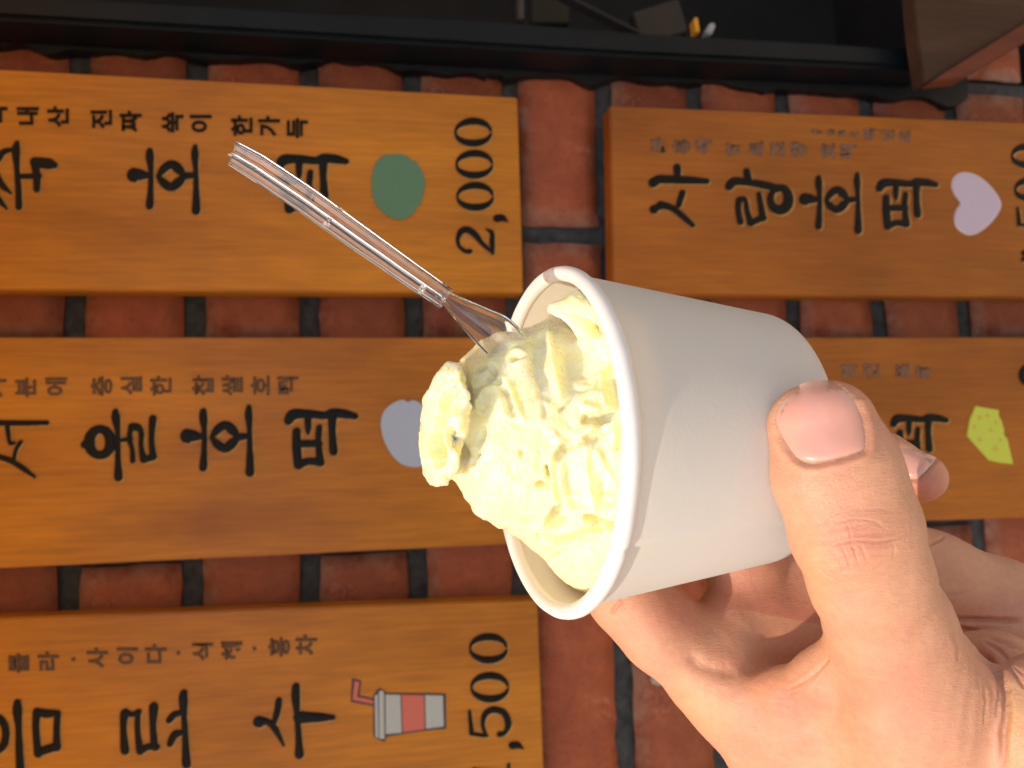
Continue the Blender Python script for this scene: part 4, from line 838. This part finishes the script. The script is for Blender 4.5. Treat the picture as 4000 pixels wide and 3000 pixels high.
# loose skin over the thumb joint and the web: fine parallel folds
kz = np.exp(-((px - 3330) / 170) ** 2 - ((py - 2150) / 130) ** 2) * thumbz
disp += kz * face * 0.00009 * np.sin((py + 22 * fbm(V, 160, 3) + .15 * px) / 6.5)
wz = np.exp(-((px - 3080) / 150) ** 2 - ((py - 2760) / 90) ** 2); disp += wz * face * 0.00007 * np.sin((py * .9 - px * .25 + 30 * fbm(V, 120, 3)) / 6)
wz = np.exp(-((px - 3800) / 90) ** 2 - ((py - 2760) / 200) ** 2) * (dp < .19); disp += wz * face * 0.00007 * np.sin((px + .12 * py + 20 * fbm(V, 90, 3)) / 9)
disp += 0.00022 * fbm(V, 130, 3) + 0.00005 * fbm(V, 900, 3)
V = V + Nn * disp[:, None]
def gz(cx, cy, rx, ry, z0_=0, z1_=1): return np.exp(-((px - cx) / rx) ** 2 - ((py - cy) / ry) ** 2) * (dp > z0_) * (dp < z1_)
red = 0.75 * gz(3230, 1640, 190, 190, 0, .165) * .6 + 0.6 * gz(3340, 2110, 190, 110, 0, .165) + 0.7 * gz(3080, 2740, 150, 80) + 1.0 * gz(3590, 1910, 130, 110, .165) + .5 * gz(2900, 2280, 300, 120, .165) + .9 * gz(3050, 2450, 260, 140, .185) + .5 * gz(2620, 2400, 110, 90) + .6 * gz(3800, 2400, 200, 60, .17) + .35 * gz(3500, 2700, 220, 200) + .5 * gz(2870, 2600, 90, 50)
red = np.clip(red + 0.18 * fbm(V, 90, 3), 0, 1)
yel_ = np.clip(0.6 * gz(2720, 2780, 120, 160) + .6 * gz(3180, 2300, 60, 220, 0, .17) + .3 * fbm(V + 4, 60, 2) + 1.0 * (px > 3935) * (py > 2660) * (dp < .152), 0, 1)  # last term paints the wrist edge paler and yellower, as sunlit skin
me = npmesh('person', V, Q)
ca = me.color_attributes.new('tint', 'FLOAT_COLOR', 'POINT'); ca.data.foreach_set('color', np.stack([red, yel_, np.zeros_like(red), np.ones_like(red)], 1).astype(np.float32).ravel())
k = N('skin'); b = k.bsdf(Roughness=0.44, Subsurface_Weight=0.5, Subsurface_Scale=0.0030, Specular_IOR_Level=0.42); b.inputs['Subsurface Radius'].default_value = (1.0, 0.36, 0.20)
at = k.n('ShaderNodeAttribute', attribute_name='tint'); sepc = k.n('ShaderNodeSeparateColor'); k.l(at, sepc, 'Color', 0)
x = k.mix((0.62, 0.345, 0.225), (0.56, 0.23, 0.16), 0.5, 'MIX', sepc.outputs[0]); y = k.mix(x.outputs[2], (0.64, 0.395, 0.22), 0.5, 'MIX', sepc.outputs[1])
n1 = k.noise(G, 500, 4, 0.6); mot = k.ramp(n1, [(0.3, (0.93, 0.90, 0.88)), (0.7, g(1.04))]); z0 = k.mix(y.outputs[2], mot.outputs[0], 0.8, 'MULTIPLY'); nb_ = k.noise(G, 150, 4, 0.6); mb = k.ramp(nb_, [(0.3, (1.04, 1.0, 0.95)), (0.7, (0.97, 0.88, 0.87))]); z = k.mix(z0.outputs[2], mb.outputs[0], 0.9, 'MULTIPLY'); k.l(z, b, 2, 0)
vo = k.n('ShaderNodeTexVoronoi', feature='DISTANCE_TO_EDGE'); vo.inputs['Scale'].default_value = 1500; tc = k.n('ShaderNodeTexCoord'); mp = k.n('ShaderNodeMapping'); mp.inputs['Scale'].default_value = (1, 1, 1)
ns_ = k.noise(G, 700, 2, 0.5); ad = k.mix((0, 0, 0), ns_.outputs[1], 1.0); vm = k.n('ShaderNodeVectorMath', operation='MULTIPLY_ADD'); k.l(ns_, vm, 1, 0); vm.inputs[1].default_value = (0.0012, 0.0012, 0.0012); k.l(tc, vm, 'Object', 2); k.l(vm, vo, 0, 'Vector')
vr = k.ramp(vo, [(0.0, g(0)), (0.14, g(1))]); b0 = k.bump(vr, None, 0.28, 0.00012); n2 = k.noise(G, 2600, 3, 0.6); b1 = k.bump(n2, None, 0.22, 0.00012, b0); ln = k.noise((1, 1, 0.22), 1900, 3, 0.6); b2 = k.bump(ln, None, 0.6, 0.00026, b1); k.bump(n1, b, 0.2, 0.0003, b2)
M['skin'] = k.m
person = link('person', me, M['skin'], label="person's bare hand gripping the white ice cream cup between thumb and fingers", category='person')
# nails
def nail(poly, zrange, name, lift, dome, axis_dir):
    xs_ = [p[0] for p in poly]; ys_ = [p[1] for p in poly]; cx, cy = np.mean(xs_), np.mean(ys_)
    rings_ = 12; m_ = len(poly); tree = BVHTree.FromPolygons([tuple(v) for v in V], [tuple(q_) for q_ in Q[np.where((dp[Q].min(1) > zrange[0]) & (dp[Q].max(1) < zrange[1]) & (px[Q].max(1) > min(xs_) - 60) & (px[Q].min(1) < max(xs_) + 60) & (py[Q].max(1) > min(ys_) - 60) & (py[Q].min(1) < max(ys_) + 60))[0]]])
    Vt = []
    for r_ in range(rings_ + 1):
        f_ = r_ / rings_
        for (x_, y_) in poly:
            x2, y2_ = cx + (x_ - cx) * f_, cy + (y_ - cy) * f_; dv = unit(P(x2, y2_, 1.0) - CAM); hit = tree.ray_cast(Vector(CAM), Vector(dv))
            p_ = np.array(hit[0]) if hit[0] is not None else None; Vt.append((p_, dv, f_))
            if r_ == 0: break
    # fill misses from neighbours
    pts = [v[0] for v in Vt]; good = [p_ for p_ in pts if p_ is not None]
    for i, p_ in enumerate(pts):
        if p_ is None: dv = Vt[i][1]; j = min(range(len(good)), key=lambda q_: np.linalg.norm(np.cross(good[q_] - CAM, dv))); dd = (good[j] - CAM) @ dv; pts[i] = CAM + dv * dd
    out = [p_ - Vt[i][1] * (lift + dome * (1 - Vt[i][2] ** 3)) for i, p_ in enumerate(pts)]
    idx = lambda r_, j: 0 if r_ == 0 else 1 + (r_ - 1) * m_ + j % m_
    Fq = [(0, idx(1, j), idx(1, j + 1)) for j in range(m_)] + [(idx(r_, j), idx(r_ + 1, j), idx(r_ + 1, j + 1), idx(r_, j + 1)) for r_ in range(1, rings_) for j in range(m_)]
    nb = len(out); und = [p_ + Vt[-m_ + j][1] * .0006 for j, p_ in enumerate(out[-m_:])]; Fq += [(idx(rings_, j), nb + j, nb + (j + 1) % m_, idx(rings_, j + 1)) for j in range(m_)]; out += und
    me = mesh(name, out, Fq, True); bm = bmesh.new(); bm.from_mesh(me); bmesh.ops.recalc_face_normals(bm, faces=bm.faces)
    if sum((f_.normal.dot(Vector(BKV)) for f_ in bm.faces)) < 0: bmesh.ops.reverse_faces(bm, faces=bm.faces)
    for _ in range(6): bmesh.ops.smooth_vert(bm, verts=[v for v in bm.verts if not v.is_boundary], factor=.5, use_axis_x=True, use_axis_y=True, use_axis_z=True)
    bm.to_mesh(me); bm.free(); ap, bp, _ = topx(np.array([v.co for v in me.vertices])); dd, _ = polydist(ap, bp, poly + poly[:1])
    tp_ = sstep(34, 6, dd) if False else np.clip(1 - dd / 26, 0, 1) * (axis_dir(ap, bp))
    ca_ = me.color_attributes.new('tip', 'FLOAT_COLOR', 'POINT'); ca_.data.foreach_set('color', np.stack([tp_ * 0.6] * 3 + [np.ones_like(tp_)], 1).astype(np.float32).ravel()); return me
k = N('fingernail'); b = k.bsdf(Roughness=0.30, Subsurface_Weight=0.4, Subsurface_Scale=0.002, Coat_Weight=0.2); b.inputs['Subsurface Radius'].default_value = (1, .4, .3)
at = k.n('ShaderNodeAttribute', attribute_name='tip'); x = k.mix((0.70, 0.36, 0.29), (0.82, 0.60, 0.44), 0.5, 'MIX', at.outputs[0]); 
k.t.links.new(at.outputs[2], x.inputs[0]); k.l(x, b, 2, 0); n1 = k.noise((1, 1, 1), 500, 2, .5); k.bump(n1, b, .05, .0003); M['nail'] = k.m
link('thumbnail', nail(NAIL, (0, .165), 'thumbnail', .00024, .00014, lambda a_, b_: sstep(1640, 1540, b_) if False else np.clip((1640 - b_) / 100, 0, 1)), M['nail'], person)
link('fingernail', nail(NAIL2, (.165, .2), 'fingernail', .0003, .0000, lambda a_, b_: np.clip((a_ - 3560) / 60, 0, 1)), M['nail'], person)
print('verts hand', len(V), 'bricks', bn)
